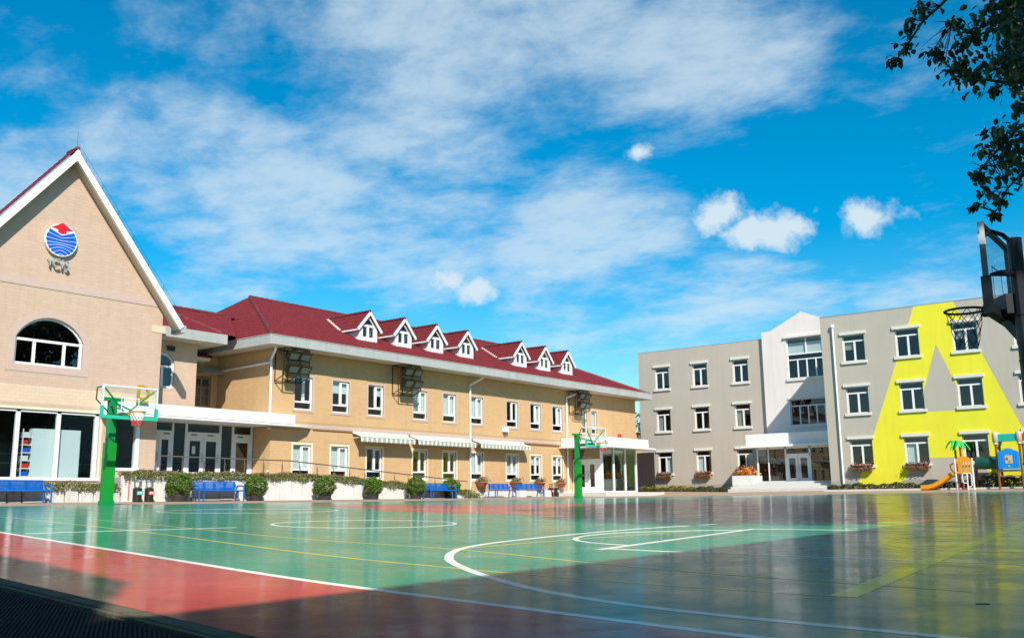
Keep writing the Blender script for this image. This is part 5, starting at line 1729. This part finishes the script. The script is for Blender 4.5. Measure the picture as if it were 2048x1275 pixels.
# ------------------------------------------------------------------ floodlight rigs
def flood(x, lab, s=1.0):
    t = thing('floodlight_rig', lab, 'floodlights', (x, 36.7, 7.3), 0, 'floodlight rigs under the eaves')
    W_, Dp, zb, zt_ = 1.55, .62, 6.62, 7.92
    b = MB(); x0_, x1_ = x - W_ / 2, x + W_ / 2; y0_, y1_ = YF - .1 - Dp, YF - .07
    for xx in (x0_, x, x1_):
        b.bar((xx, y0_, zb), (xx, y0_, zt_), .05); b.bar((xx, y1_, zb - .25), (xx, y1_, zt_), .035); b.bar((xx, y0_, zb), (xx, y1_, zb - .25), .035); b.bar((xx, y0_, zt_), (xx, y1_, zt_), .035)
    for zz in (zb, (zb + zt_) / 2, zt_):
        b.bar((x0_, y0_, zz), (x1_, y0_, zz), .035)
    b.bar((x0_, y1_, zb - .25), (x1_, y1_, zb - .25), .035); b.bar((x0_, y1_, zt_), (x1_, y1_, zt_), .035)
    b.build('cage', M_black, t)
    for (ux, uz) in ((-.28, 7.55), (.42, 7.55), (-.28, 6.92), (.42, 6.92)):
        cx, cy, cz = x + ux, y0_ - .12, uz
        b = MB(); R_ = Matrix.Rotation(radians(34), 3, 'X')
        def P_(u, v, w): q = R_ @ Vector((u, v, w)); return (cx + q.x, cy + q.y, cz + q.z)
        vs = [P_(u, v, w) for (u, w, v) in ((-.34, -.24, -.02), (.34, -.24, -.02), (.34, .24, -.02), (-.34, .24, -.02), (-.26, -.16, .30), (.26, -.16, .30), (.26, .16, .30), (-.26, .16, .30))]
        b.add(vs, [(0, 1, 2, 3), (4, 7, 6, 5), (0, 4, 5, 1), (1, 5, 6, 2), (2, 6, 7, 3), (3, 7, 4, 0)])
        lamp = b.build('lamp', M_black, t, recalc=True)
        b = MB(); b.add([P_(u, -.035, w) for u, w in ((-.26, -.16), (.26, -.16), (.26, .16), (-.26, .16))], [(0, 1, 2, 3)]); b.build('lens', M_lens, lamp)
        b = MB(); b.bar((cx - .31, cy + .08, cz), (cx - .31, y0_, cz - .1), .03); b.bar((cx + .31, cy + .08, cz), (cx + .31, y0_, cz - .1), .03); b.build('bracket', M_black, lamp)


flood(30.2, 'black cage of four floodlights above the first upper window, by the corner')
flood(38.2, 'black cage of four floodlights above the leftmost awning')
flood(55.35, 'black cage of four floodlights beside the third drainpipe, over the porch')
t = thing('meter_box', 'small white box on the long building wall between upper windows', 'wall box', (47.35, 36.95, 4.9))
MB().box(47.15, 36.78, 4.78, 47.6, 36.98, 5.08).build('case', M_white, t); MB().tube([(47.37, 36.9, 4.78), (47.37, 36.9, 4.5)], .03, 6).build('conduit', M_rail, t)
b = MB(); b.lathe([(.02, -.04), (.22, -.04), (.22, .04), (.02, .04)], (0, 0, 0), 20)
q = b.build('round_sign', M_redsign); q.rotation_euler = (pi / 2, 0, 0); q.location = (58.2, 35.2, 4.86); tag(q, 'small round red sign standing on the porch canopy', 'sign')

# ------------------------------------------------------------------ basketball hoops
def net(parent, c, r, h, m_up, m_dn, n=12, dark=False):
    levels = 5
    for part, (a0, a1) in (('net', (0, 3)), ('net_tail', (3, 5))):
        b = MB()
        for lv in range(a0, a1):
            t0, t1 = lv / levels, (lv + 1) / levels
            r0, r1 = r * (1 - .42 * t0), r * (1 - .42 * t1)
            for k in range(n):
                a = 2 * pi * (k + (lv % 2) * .5) / n
                for s in (-.5, .5):
                    a2 = a + s * 2 * pi / n
                    b.bar((c[0] + r0 * cos(a), c[1] + r0 * sin(a), c[2] - h * t0), (c[0] + r1 * cos(a2), c[1] + r1 * sin(a2), c[2] - h * t1), .014 if m_up is not M_hoopdk else .0065)
        b.build(part, m_up if part == 'net' else m_dn, parent)


def torus(b, c, R_, r, n=24, k=8):
    b.tube([(c[0] + R_ * cos(2 * pi * i / n), c[1] + R_ * sin(2 * pi * i / n), c[2]) for i in range(n)], r, k, closed=True)


def hoop_green(px, py, bx, by, lab, rimx=None):
    gz = g(px, py)
    t = thing('basketball_hoop', lab, 'basketball hoop', (px, py, gz), 0, 'green basketball hoops on the far side of the court')
    b = MB(); b.box(px - .17, py - .17, gz - .02, px + .17, py + .17, gz + .15); b.build('base', M_hgreen, t)
    b = MB(); b.box(px - .145, py - .145, gz + .15, px + .145, py + .145, gz + 1.9); b.build('padding', M_hpad, t)
    b = MB(); b.box(px - .105, py - .105, gz + 1.9, px + .105, py + .105, gz + 3.18); b.box(px - .32, py - .09, gz + 3.18, px + .32, py + .09, gz + 3.28); b.build('post', M_hgreen, t)
    bz0, bz1 = gz + 2.56, gz + 3.50
    arm_z = bz0 + .12
    b = MB(); b.bar((px, py - .1, arm_z), (bx, by + .12, arm_z), .12, .14)
    b.bar((px - .1, py - .1, gz + 3.05), (bx - .15, by + .12, arm_z + .1), .035); b.bar((px + .1, py - .1, gz + 3.1), (bx + .15, by + .12, arm_z + .1), .035)
    b.bar((bx + .05, by + .2, arm_z + .05), (bx + .80, by + .04, bz1 - .1), .035); b.bar((bx - .05, by + .2, arm_z + .05), (bx - .80, by + .04, bz1 - .1), .035)
    b.build('arm', M_hgreen, t)
    b = MB(); b.tube([(bx - .85, by + .04, bz1 - .05), (bx - .92, by + .25, bz1 - .08), (bx - .80, by + .5, bz1 - .4), (bx - .3, by + .7, arm_z + .1)], .022, 6); b.build('brace', M_rail, t)
    w2 = .90
    b = MB(); b.box(bx - w2, by, bz0 + .03, bx + w2, by + .018, bz1 - .03); b.build('backboard', M_board, t)
    b = MB(); e = .05
    b.box(bx - w2, by - .02, bz1 - e, bx + w2, by + .04, bz1); b.box(bx - w2, by - .02, bz0 + .3, bx - w2 + e, by + .04, bz1 - e); b.box(bx + w2 - e, by - .02, bz0 + .3, bx + w2, by + .04, bz1 - e)
    b.build('board_frame', M_card, t)
    b = MB(); b.box(bx - w2 - .02, by - .04, bz0 - .05, bx + w2 + .02, by + .05, bz0 + .045); b.box(bx - w2 - .02, by - .04, bz0 + .045, bx - w2 + .06, by + .05, bz0 + .32); b.box(bx + w2 - .06, by - .04, bz0 + .045, bx + w2 + .02, by + .05, bz0 + .32)
    b.build('edge_padding', M_teal, t)
    b = MB(); q = .03
    for (a, c, d, f_) in ((-.295, .15, .295, .15 + q), (-.295, .57, .295, .6), (-.295, .15 + q, -.295 + q, .57), (.295 - q, .15 + q, .295, .57)): b.box(bx + a, by - .006, bz0 + c, bx + d, by - .001, bz0 + f_)
    b.build('target_square', M_card, t)
    rc_ = (bx, by - .42, bz0 + .15)
    b = MB(); torus(b, rc_, .23, .018); b.box(bx - .06, by - .20, rc_[2] - .09, bx + .06, by - .03, rc_[2] + .01); rim = b.build('rim', M_orange, t)
    net(t, rc_, .22, .42, M_netw, M_netr)
    return t


hoop_green(16.02, 27.9, 15.78, 26.5, 'green padded basketball hoop near the gabled hall, with red and white net')
hoop_green(41.28, 27.5, 40.75, 26.0, 'green basketball hoop in front of the glazed porch at the far end')

gz = g(13, 1.8)
t = thing('basketball_hoop', 'dark basketball hoop close by at the right edge, seen nearly edge-on', 'basketball hoop', (12.72, 2.02, gz))
b = MB(); b.tube([(12.72, 2.02, gz), (12.72, 2.02, 3.70)], .085, 12); b.build('post', M_hoopdk, t)
b = MB()
for z_ in (2.2, 2.75, 3.3): b.lathe([(.09, -.008), (.095, 0), (.09, .008)], (12.72, 2.02, z_), 12)
b.build('post_band', M_hoopdk, t)
bx0, bx1, by, bz0, bz1 = 12.30, 13.85, 2.30, 2.80, 3.87
b = MB(); b.box(bx0 + .03, by - .006, bz0 + .05, bx1 - .03, by + .006, bz1 - .03); b.build('backboard', M_board, t)
b = MB(); b.box(bx0, by - .03, bz1 - .05, bx1, by + .03, bz1); b.box(bx1 - .05, by - .03, bz0 + .1, bx1, by + .03, bz1 - .05); b.box(bx0, by - .03, bz0 + .35, bx0 + .05, by + .03, bz1 - .05); b.build('board_frame', M_rail, t)
b = MB(); b.box(bx0 - .004, by - .034, bz1 - .28, bx0 + .054, by + .034, bz1 + .004); b.build('white_corner', M_white, t)
b = MB(); b.box(bx0 - .02, by - .06, bz0 - .05, bx1 + .02, by + .06, bz0 + .05); b.box(bx0 - .02, by - .05, bz0 + .05, bx0 + .08, by + .05, bz0 + .40); b.box(bx1 - .08, by - .05, bz0 + .05, bx1 + .02, by + .05, bz0 + .40); b.build('edge_padding', M_hoopdk, t)
b = MB()
for (a, c) in ((12.8, 12.815), (13.335, 13.35)): b.box(a, by + .008, bz0 + .2, c, by + .012, bz0 + .62)
b.box(12.8, by + .008, bz0 + .605, 13.35, by + .012, bz0 + .62); b.build('target_square', M_rail, t)
b = MB()
b.bar((13.05, by - .05, bz0 + .1), (12.72, 2.02, bz0 + .1), .34, .24)
b.bar((13.05, by - .06, bz0 - .02), (12.9, 2.06, bz0 - .28), .14, .12)
b.tube([(bx0 + .06, by - .03, bz1 - .16), (12.45, 2.22, bz1 - .10), (12.6, 2.12, bz1 - .13), (12.72, 2.02, 3.62)], .028, 8)
b.tube([(bx1 - .06, by - .03, bz1 - .16), (13.4, 2.12, bz1 - .10), (12.95, 2.05, bz1 - .13), (12.72, 2.02, 3.62)], .028, 8)
b.tube([(bx0 + .06, by - .05, bz0 + .42), (12.5, 2.16, bz0 + .45), (12.72, 2.02, bz0 + .47)], [.02, .04, .04], 8)
b.tube([(bx1 - .06, by - .03, bz0 + .42), (13.2, 2.14, bz0 + .45), (12.72, 2.02, bz0 + .47)], [.02, .03, .03], 8)
b.build('arm', M_hoopdk, t)
rc_ = (13.12, 2.74, 2.955)
b = MB(); torus(b, rc_, .235, .016, 28); b.box(rc_[0] - .07, by + .03, rc_[2] - .10, rc_[0] + .07, 2.53, rc_[2] + .01); b.build('rim', M_hoopdk, t)
net(t, (rc_[0], rc_[1], rc_[2]), .225, .46, M_hoopdk, M_hoopdk, 9)

# ------------------------------------------------------------------ playground
gp = g(57, 13)
t = thing('play_structure', 'playground climbing frame with orange slide, palm top, green tunnel and blue panel', 'playground', (56.5, 12, gp))
X_ = 56.6
b = MB()
for (y_, z1_) in ((12.98, 3.5), (12.72, 3.35)): b.tube([(X_, y_, gp), (X_, y_, z1_)], .055, 10)
b.build('palm_trunk', M_brown, t)
rng = random.Random(4)
for (y_, zc) in ((12.98, 3.48), (12.72, 3.36)):
    for k in range(7):
        a = 2 * pi * k / 7 + y_
        b = MB(); pts = []; n = 6
        for i in range(n + 1):
            s = i / n; r = .52 * s; zz = zc + .12 * sin(s * pi) - .34 * s * s
            wd = .10 * sin(pi * min(.96, s * .8 + .16))
            pts.append((X_ + r * cos(a), y_ + r * sin(a), zz, wd))
        vs = []
        for (x_, yy, zz, wd) in pts:
            vs += [(x_ - wd * sin(a), yy + wd * cos(a), zz - .03), (x_, yy, zz + .01), (x_ + wd * sin(a), yy - wd * cos(a), zz - .03)]
        fs = []
        for i in range(n): fs += [(3 * i, 3 * i + 1, 3 * i + 4, 3 * i + 3), (3 * i + 1, 3 * i + 2, 3 * i + 5, 3 * i + 4)]
        m0 = len(vs); vs += [(x_, yy, z_ - .03) for (x_, yy, z_) in vs]; fs += [tuple(j + m0 for j in reversed(f_)) for f_ in fs[:2 * n]]
        b.add(vs, fs); b.build('palm_leaf', M_pgreen, t)
for y_ in (12.98, 12.12): MB().tube([(X_ - .35, y_, gp), (X_ - .35, y_, 2.55)], .05, 10).build('white_post', M_white, t)
for y_ in (12.98, 12.12): MB().tube([(X_ + .5, y_, gp), (X_ + .5, y_, 2.5)], .05, 10).build('rear_post', M_brown, t)
MB().box(X_ - .3, 12.16, 1.62, X_ + .5, 12.94, 1.70).build('deck', M_rail, t)
# arched orange barrier with slats
pf = lambda u, v, d: (X_ - .38 + d, u, v)
outer = [(12.16, 1.75), (12.94, 1.75), (12.94, 2.40)] + [(12.55 + .39 * cos(a * pi / 8), 2.40 + .26 * sin(a * pi / 8)) for a in range(1, 8)] + [(12.16, 2.40)]
hl = [rect(12.24 + k * .15, 1.85, 12.31 + k * .15, 2.35) for k in range(5)]
wl2 = wall('barrier', outer, hl, lambda u, v, d: pf(u, v, d), M_slide, t, .05)
# slide
b = MB(); P_ = []
ctrl = [(13.0, 1.72), (13.3, 1.60), (13.75, 1.28), (14.2, 1.05), (14.55, .98), (14.85, .98)]
for i in range(len(ctrl) - 1):
    for k in range(5):
        s = k / 5; P_.append((ctrl[i][0] + (ctrl[i + 1][0] - ctrl[i][0]) * s, ctrl[i][1] + (ctrl[i + 1][1] - ctrl[i][1]) * s))
P_.append(ctrl[-1])
sec = [(-.27, .20), (-.27, .22), (-.24, .22), (-.22, .06), (-.15, .0), (.15, .0), (.22, .06), (.24, .22), (.27, .22), (.27, .20), (.25, .02), (.17, -.05), (-.17, -.05), (-.25, .02)]
vs = []; m_ = len(sec)
for (yy, zz) in P_: vs += [(X_ - .1 + a, yy, zz + c - .04) for a, c in sec]
fs = [(i * m_ + k, i * m_ + (k + 1) % m_, (i + 1) * m_ + (k + 1) % m_, (i + 1) * m_ + k) for i in range(len(P_) - 1) for k in range(m_)]
b.add(vs, fs); b.build('slide', M_slide, t, recalc=True)
MB().tube([(X_ - .1, 14.6, gp), (X_ - .1, 14.6, .95)], .05, 8).build('slide_foot', M_slide, t)
b = MB(); b.tube([(X_ - .5, 12.95, 1.75), (X_ - .5, 13.15, 1.95), (X_ - .5, 13.2, 2.2), (X_ - .5, 13.0, 2.3)], .04, 8); b.build('slide_hood', M_brown, t)
# loop-handled pole in front
b = MB(); xf = 55.9
b.tube([(xf, 12.35, g(xf, 12.3)), (xf, 12.35, 1.75)], .035, 8)
b.tube([(xf, 12.35, 1.72), (xf, 12.5, 1.75), (xf, 12.58, 1.68), (xf, 12.58, 1.3), (xf, 12.5, 1.22), (xf, 12.35, 1.25)], .03, 8)
b.tube([(xf, 12.35, 1.72), (xf, 12.22, 1.75), (xf, 12.14, 1.68), (xf, 12.14, 1.1), (xf, 12.22, 1.02), (xf, 12.35, 1.05)], .03, 8)
b.build('loop_handle', M_white, t)
# tunnel
b = MB(); cy, nn = 0, 18
for (y0_, y1_, r_) in ((10.95, 11.98, .34), (11.22, 11.27, .365), (11.6, 11.65, .365)):
    b.tube([(X_ + .1, y0_, 2.28), (X_ + .1, y1_, 2.28)], r_, nn)
b.build('tunnel', M_tgreen, t, smooth=False)
# tower with roof drum
for y_ in (10.85, 9.72):
    for x_ in (X_ - .45, X_ + .45):
        MB().tube([(x_, y_, gp), (x_, y_, 3.2)], .06, 10).build('tower_post', M_brown, t)
    MB().lathe([(.10, 0), (.13, .02), (.13, .06), (.10, .08), (.10, .12), (.145, .16), (.15, .55), (.12, .66), (.05, .70)], (X_ - .45, y_, 3.18), 14).build('post_cap', M_beige, t, smooth=True)
    MB().lathe([(.10, 0), (.145, .16), (.15, .55), (.05, .70)], (X_ + .45, y_, 3.18), 14).build('post_cap', M_beige, t, smooth=True)
b = MB(); pr = [(X_ + .5 * cos(pi * k / 10), 3.42 + .36 * sin(pi * k / 10)) for k in range(11)]
for k in range(10):
    a, c = pr[k], pr[k + 1]
    b.add([(a[0], 9.85, a[1]), (a[0], 10.72, a[1]), (c[0], 10.72, c[1]), (c[0], 9.85, c[1]), (a[0], 9.85, a[1] - .03), (a[0], 10.72, a[1] - .03), (c[0], 10.72, c[1] - .03), (c[0], 9.85, c[1] - .03)], [(0, 1, 2, 3), (7, 6, 5, 4)])
b.box(X_ - .50, 9.85, 3.36, X_ - .46, 10.72, 3.72); b.build('roof_drum', M_aqua, t)
MB().box(X_ - .5, 9.68, 1.80, X_ + .5, 10.9, 1.88).build('deck', M_rail, t)
pf2 = lambda u, v, d: (X_ - .56 + d, u, v)
outer = [(9.78, 1.92), (10.80, 1.92), (10.80, 2.78), (10.72, 2.84)] + [(10.29 + .28 * cos(a * pi / 8), 2.84 + .15 * sin(a * pi / 8)) for a in range(1, 8)] + [(9.86, 2.84), (9.78, 2.78)]
pn = wall('blue_panel', outer, [], pf2, M_pblue, t, .05)
b = MB()
for y_ in (9.88, 9.98, 10.58, 10.68): MB().box(X_ - .575, y_, 2.0, X_ - .56, y_ + .05, 2.72).build('panel_rib', M_pblue, t)
b = MB(); b.box(X_ - .58, 10.10, 2.20, X_ - .562, 10.46, 2.62); b.build('picture_plate', M_beige, t)
for (y_, z_, r_, m_) in ((10.36, 2.44, .07, M_redsign), (10.24, 2.30, .06, M_aqua), (10.30, 2.06, .045, M_beige)):
    b = MB(); b.prism([(y_ + r_ * cos(a * pi / 6), z_ + r_ * sin(a * pi / 6)) for a in range(12)], lambda u, v, d: (X_ - .59 + d, u, v), 0, .012); b.build('picture_shape', m_, t, recalc=True)
b = MB(); b.bar((X_ - .45, 10.85, 1.55), (X_ - .45, 9.0, 1.55), .05); b.bar((X_ - .45, 9.72, 1.95), (X_ - .45, 8.2, 1.95), .05); b.bar((X_ - .45, 9.72, 2.4), (X_ - .45, 8.2, 2.4), .05); b.build('side_bar', M_rail, t)
for y_ in (8.6, 7.8): MB().tube([(X_ - .4, y_, gp), (X_ - .4, y_, 3.3)], .06, 10).build('tower_post', M_brown, t)
MB().box(X_ - .42, 8.0, 3.35, X_ - .38, 9.6, 3.75).build('side_roof', M_redsign, t)
MB().tube([(X_ + .2, 10.9, 3.1), (X_ + .2, 10.7, 2.7)], .05, 8).build('green_spout', M_pgreen, t)
t.location = (61.75, 13.12, .75); t.scale = (1.093, 1.093, 1.093)

b = MB(); zz = g(5.6, 1.2) + .012; zz -= .006; b.tube([(5.565, 1.25, zz), (5.59, 1.22, zz), (5.605, 1.19, zz)], .0022, 5)
tag(b.build('fallen_twig', M_bark), 'small dark twig lying on the shaded court at the lower right', 'twig')
# ------------------------------------------------------------------ behind the buildings
t = thing('gate', 'dark brown slatted gate in the gap beyond the porch', 'gate', (66, 38.8, .9))
for k in range(14): MB().box(68.0, 38.0 + k * .30, .8, 68.05, 38.28 + k * .30, 4.2).build('board', M_pot, t)
t = thing('far_block', 'small far building glimpsed in the gap between the two wings', 'building', (86, 54, 1))
MB().box(84, 50, .8, 92, 62, 7.2).build('wall', M_brick_o, t)
MB().box(83.7, 49.8, 7.2, 92.2, 62.2, 7.5).build('roof', M_white, t)
MB().box(83.95, 50.5, 4.4, 84, 61, 6.2).build('window', M_dglass, t)

# ------------------------------------------------------------------ trees
def blob_tree(x, y, trunk_h, blobs, lab, seed, n_leaf, size, group, m=None):
    rng = random.Random(seed)
    t = thing('tree', lab, 'tree', (x, y, g(x, y)), 0, group)
    top = max(bb[2] for bb in blobs)
    b = MB(); b.tube([(x, y, g(x, y) - .1), (x + .1, y, trunk_h * .5), (x, y + .1, trunk_h), (x, y, top)], [.34, .26, .2, .06], 10); b.build('trunk', M_bark, t)
    b = MB()
    for bb in blobs:
        b.tube([(x, y, trunk_h * .8), ((x + bb[0]) / 2, (y + bb[1]) / 2, (trunk_h * .8 + bb[2]) / 2 + .3), (bb[0], bb[1], bb[2])], [.12, .08, .03], 6)
    b.build('limb', M_bark, t)
    b = MB(); tot = sum(bb[3] ** 3 for bb in blobs)
    for bb in blobs:
        k = int(n_leaf * bb[3] ** 3 / tot)
        pts = []
        for _ in range(k):
            d = Vector((rng.gauss(0, 1), rng.gauss(0, 1), rng.gauss(0, 1))).normalized(); r = bb[3] * rng.uniform(.25, 1.08) ** .5
            pts.append((bb[0] + d.x * r, bb[1] + d.y * r, bb[2] + d.z * r * .9))
        leaf_cloud(b, pts, size, rng, 0, .4)
    b.build('crown', m or M_tleaf, t)
    return t


blob_tree(88, 48.5, 5, [(88, 48.5, 8, 2.6), (89, 50, 6.5, 2.4), (87, 47, 6, 2)], 'green tree showing in the gap between the buildings', 21, 4000, .16, None, M_leaf)
SH = 'shade trees along the near side of the court'
blob_tree(9.8, -6.2, 7, [(9.6, -4.0, 12.4, 2.6), (11.5, -5.5, 13.6, 2.6), (12.6, -3.6, 12.0, 2.3), (9.5, -6.5, 14, 2.6), (12.5, -6, 9.5, 2.5), (9.5, -1.8, 13.5, 2.8), (6.5, -4, 13, 2.5)], 'tall tree beyond the right edge whose branches hang into the view', 31, 13000, .20, SH)
blob_tree(18.5, -5.5, 6, [(17, -4.2, 12.6, 3.0), (20, -4.0, 12.2, 3.2), (18, -6, 9, 3.0), (19, -3.4, 8.2, 2.6), (16, -3.0, 9.4, 2.2), (16, -.5, 14, 2.8), (13, -1.2, 14.2, 2.4)], 'second of the shade trees beyond the right edge', 32, 13000, .22, SH)
blob_tree(27, -5.5, 6, [(25.5, -4.2, 12.8, 3.2), (28.5, -4.0, 13.2, 3.2), (26, -5, 9, 3.2), (28, -3.4, 8.2, 2.8), (23.5, -3.0, 10.4, 2.4), (21, .5, 15, 3.0), (27, 1, 15, 3.3)], 'third of the shade trees beyond the right edge', 33, 13000, .24, SH)
blob_tree(36, -6, 6, [(34.5, -4.2, 13, 3.4), (37.5, -4.0, 12.2, 3.4), (35, -5, 9, 3.4), (37, -3.6, 8.2, 3.0), (32, -3.4, 10.4, 2.8), (34, 1.5, 15, 3.6), (40, 1.5, 15, 3.6)], 'fourth of the shade trees beyond the right edge', 34, 13000, .26, SH)

# leafy twigs hanging into the top right of the view (they belong to the first shade tree)
TW = thing('overhanging_branch', 'dark leafy branches hanging into the top right corner', 'tree branch', (13.4, 1.0, 7.0))
twigs = [[(12.9, 1.2, 7.6), (12.4, 2.0, 7.1), (12.18, 2.25, 6.87), (12.23, 2.48, 6.72), (12.28, 2.71, 6.61), (12.36, 2.92, 6.41), (12.44, 3.1, 6.27), (12.55, 3.23, 6.21)],
         [(13.4, .8, 7.0), (12.83, 1.49, 6.58), (12.42, 1.86, 6.3), (12.09, 2.09, 6.13), (11.75, 2.27, 6.2)],
         [(13.3, .9, 6.1), (12.95, 1.59, 5.79), (12.87, 1.95, 5.76), (12.79, 2.27, 5.89), (12.73, 2.54, 6.09), (12.69, 2.73, 6.39)],
         [(13.5, .9, 5.8), (13.01, 1.65, 5.32), (12.71, 1.87, 5.04), (12.45, 2.05, 4.76), (12.21, 2.19, 4.51), (12.0, 2.27, 4.3)],
         [(13.3, 1.3, 5.2), (13.05, 1.8, 4.68), (13.08, 2.08, 4.45), (13.18, 2.27, 4.19)],
         [(13.3, 1.0, 6.6), (12.84, 1.62, 6.16), (12.59, 1.77, 5.91), (12.3, 1.95, 5.72)]]
for tw in twigs:
    n = len(tw); b = MB(); b.tube(tw, [.03 - .022 * i / (n - 1) for i in range(n)], 6); b.build('twig', M_bark, TW)
b = MB(); b.tube([(10.4, -5.5, 9.5), (11.6, -3.2, 8.6), (12.6, -.8, 7.8), (13.4, .8, 7.0)], [.12, .10, .07, .04], 8)
b.tube([(12.6, -.8, 7.8), (12.9, 1.2, 7.6)], [.05, .03], 6); b.tube([(12.8, -.3, 7.5), (13.4, .4, 6.4), (13.5, .9, 5.8), (13.3, 1.3, 5.2)], [.05, .04, .03, .03], 6); b.tube([(13.3, .2, 6.7), (13.3, .9, 6.1)], [.03, .03], 6)
b.build('limb', M_bark, TW)
CL = [(11.84, 2.6, 6.56, 0.15), (12.2, 2.92, 6.3, 0.113), (11.8, 2.75, 6.42, 0.088), (12.22, 3.10, 6.18, 0.088), (11.91, 2.01, 6.1, 0.263), (11.63, 2.24, 6.15, 0.125), (11.89, 2.17, 5.99, 0.156), (11.89, 2.53, 6.02, 0.088), (12.02, 2.5, 5.97, 0.1), (12.35, 2.44, 5.87, 0.15), (12.35, 2.19, 5.73, 0.163), (12.62, 2.36, 6.06, 0.088), (12.2, 1.87, 5.79, 0.25), (13.3, 1.77, 6.59, 0.282), (12.08, 1.72, 5.45, 0.15), (12.9, 2.07, 5.74, 0.1), (12.67, 1.69, 5.98, 0.188), (12.65, 1.89, 6.51, 0.188), (12.3, 1.86, 4.91, 0.188), (12.27, 2.02, 4.95, 0.1), (13.27, 2.13, 4.95, 0.238), (13.36, 2.35, 5.1, 0.113), (12.39, 2.28, 4.48, 0.088), (13.16, 2.19, 4.37, 0.125), (13.42, 2.33, 4.23, 0.056), (13.26, 2.54, 4.35, 0.05), (12.33, 1.84, 4.43, 0.175), (12.08, 2.14, 4.18, 0.1), (12.46, 1.77, 4.76, 0.156), (13.44, 1.89, 5.6, 0.113), (12.07, 1.6, 6.4, 0.188), (12.36, 1.91, 6.63, 0.125), (13.0, 1.5, 5.3, .22), (13.1, 1.55, 6.0, .25), (12.95, 1.5, 6.45, .25), (12.9, 1.62, 4.9, .2)]


rng = random.Random(9)
allp = [Vector(p) for tw in twigs for p in tw]
b = MB()
for (cx, cy, cz, r) in CL:
    c0 = Vector((cx, cy, cz)); q = min(allp, key=lambda p: (p - c0).length)
    for _ in range(4 + int(r * 26)):
        e_ = c0 + Vector((rng.gauss(0, r * .6), rng.gauss(0, r * .6), rng.gauss(0, r * .6)))
        m_ = q.lerp(e_, .55) + Vector((0, 0, .03))
        b.tube([q, m_, e_], [.006, .004, .002], 4)
b.build('twiglets', M_bark, TW, kind='stuff')


def leaf_shape(s):
    """a pointed oval leaf, folded a little along its rib"""
    P0 = [(0, 0, 0), (.28, .30, .05), (.62, .30, .05), (1.0, 0, -.06), (.62, -.30, .05), (.28, -.30, .05), (.5, 0, -.02)]
    F0 = [(0, 6, 1), (1, 6, 2), (2, 6, 3), (3, 6, 4), (4, 6, 5), (5, 6, 0)]
    return [Vector(p) * s for p in P0], F0


rng = random.Random(77)
lv = []
for (cx, cy, cz, r) in CL:
    k = int(16 + 1050 * r * r)
    for _ in range(k):
        lv.append((cx + rng.gauss(0, r * .55), cy + rng.gauss(0, r * .55), cz + rng.gauss(0, r * .55)))
rng.shuffle(lv)
vs0, fs0 = leaf_shape(.105)
b = MB(); b.add(vs0, fs0); leaf_me = b.mesh('leaf', M_tleaf)
b = MB()
for i, p in enumerate(lv):
    rot = (rng.uniform(-.9, .9), rng.uniform(.2, 1.5), rng.uniform(0, 2 * pi)); sc = rng.uniform(.7, 1.2)
    if i < 300:
        o = put(leaf_me, 'leaf', TW, Vector(p) - Vector(TW.location), rot); o.scale = (sc, sc, sc)
    else:
        from mathutils import Euler
        Mx = Euler(rot).to_matrix() * sc
        b.add([Vector(p) + Mx @ v for v in vs0], fs0)
b.build('leaves', M_tleaf, TW, kind='stuff')

# ------------------------------------------------------------------ buildings on the near side, behind and beside the camera
t = thing('near_block', 'flat-roofed block behind the viewpoint that shades the near court', 'building', (20, -8, 0))
HB = 9.0
b = MB(); b.box(-40, -16, -.3, 62, 4.2 - .955 * (HB - .14), HB); b.build('wall', M_white, t)
t = thing('side_block', 'block beside the viewpoint with a cut corner that shades the near left of the court', 'building', (-6, 4, 0))
HC = 9.0
ex, ey = .70 * (HC - .17), .955 * (HC - .17)
poly = [(3.42 - ex, 5.62 - ey), (3.62 - ex, 6.6 - ey), (4.02 - ex, 8.6 - ey), (4.5 - ex, 12 - ey), (5.6 - ex, 18 - ey), (-20, 18 - ey), (-20, 3.2 - ey), (2.0 - ex, 4.55 - ey)]
b = MB(); b.prism([(u, v) for u, v in poly], lambda u, v, d: (u, v, d), -.2, HC); b.build('wall', M_white, t, recalc=True)
print('objects', len(bpy.data.objects), 'tris', sum(len(m.polygons) for m in bpy.data.meshes))
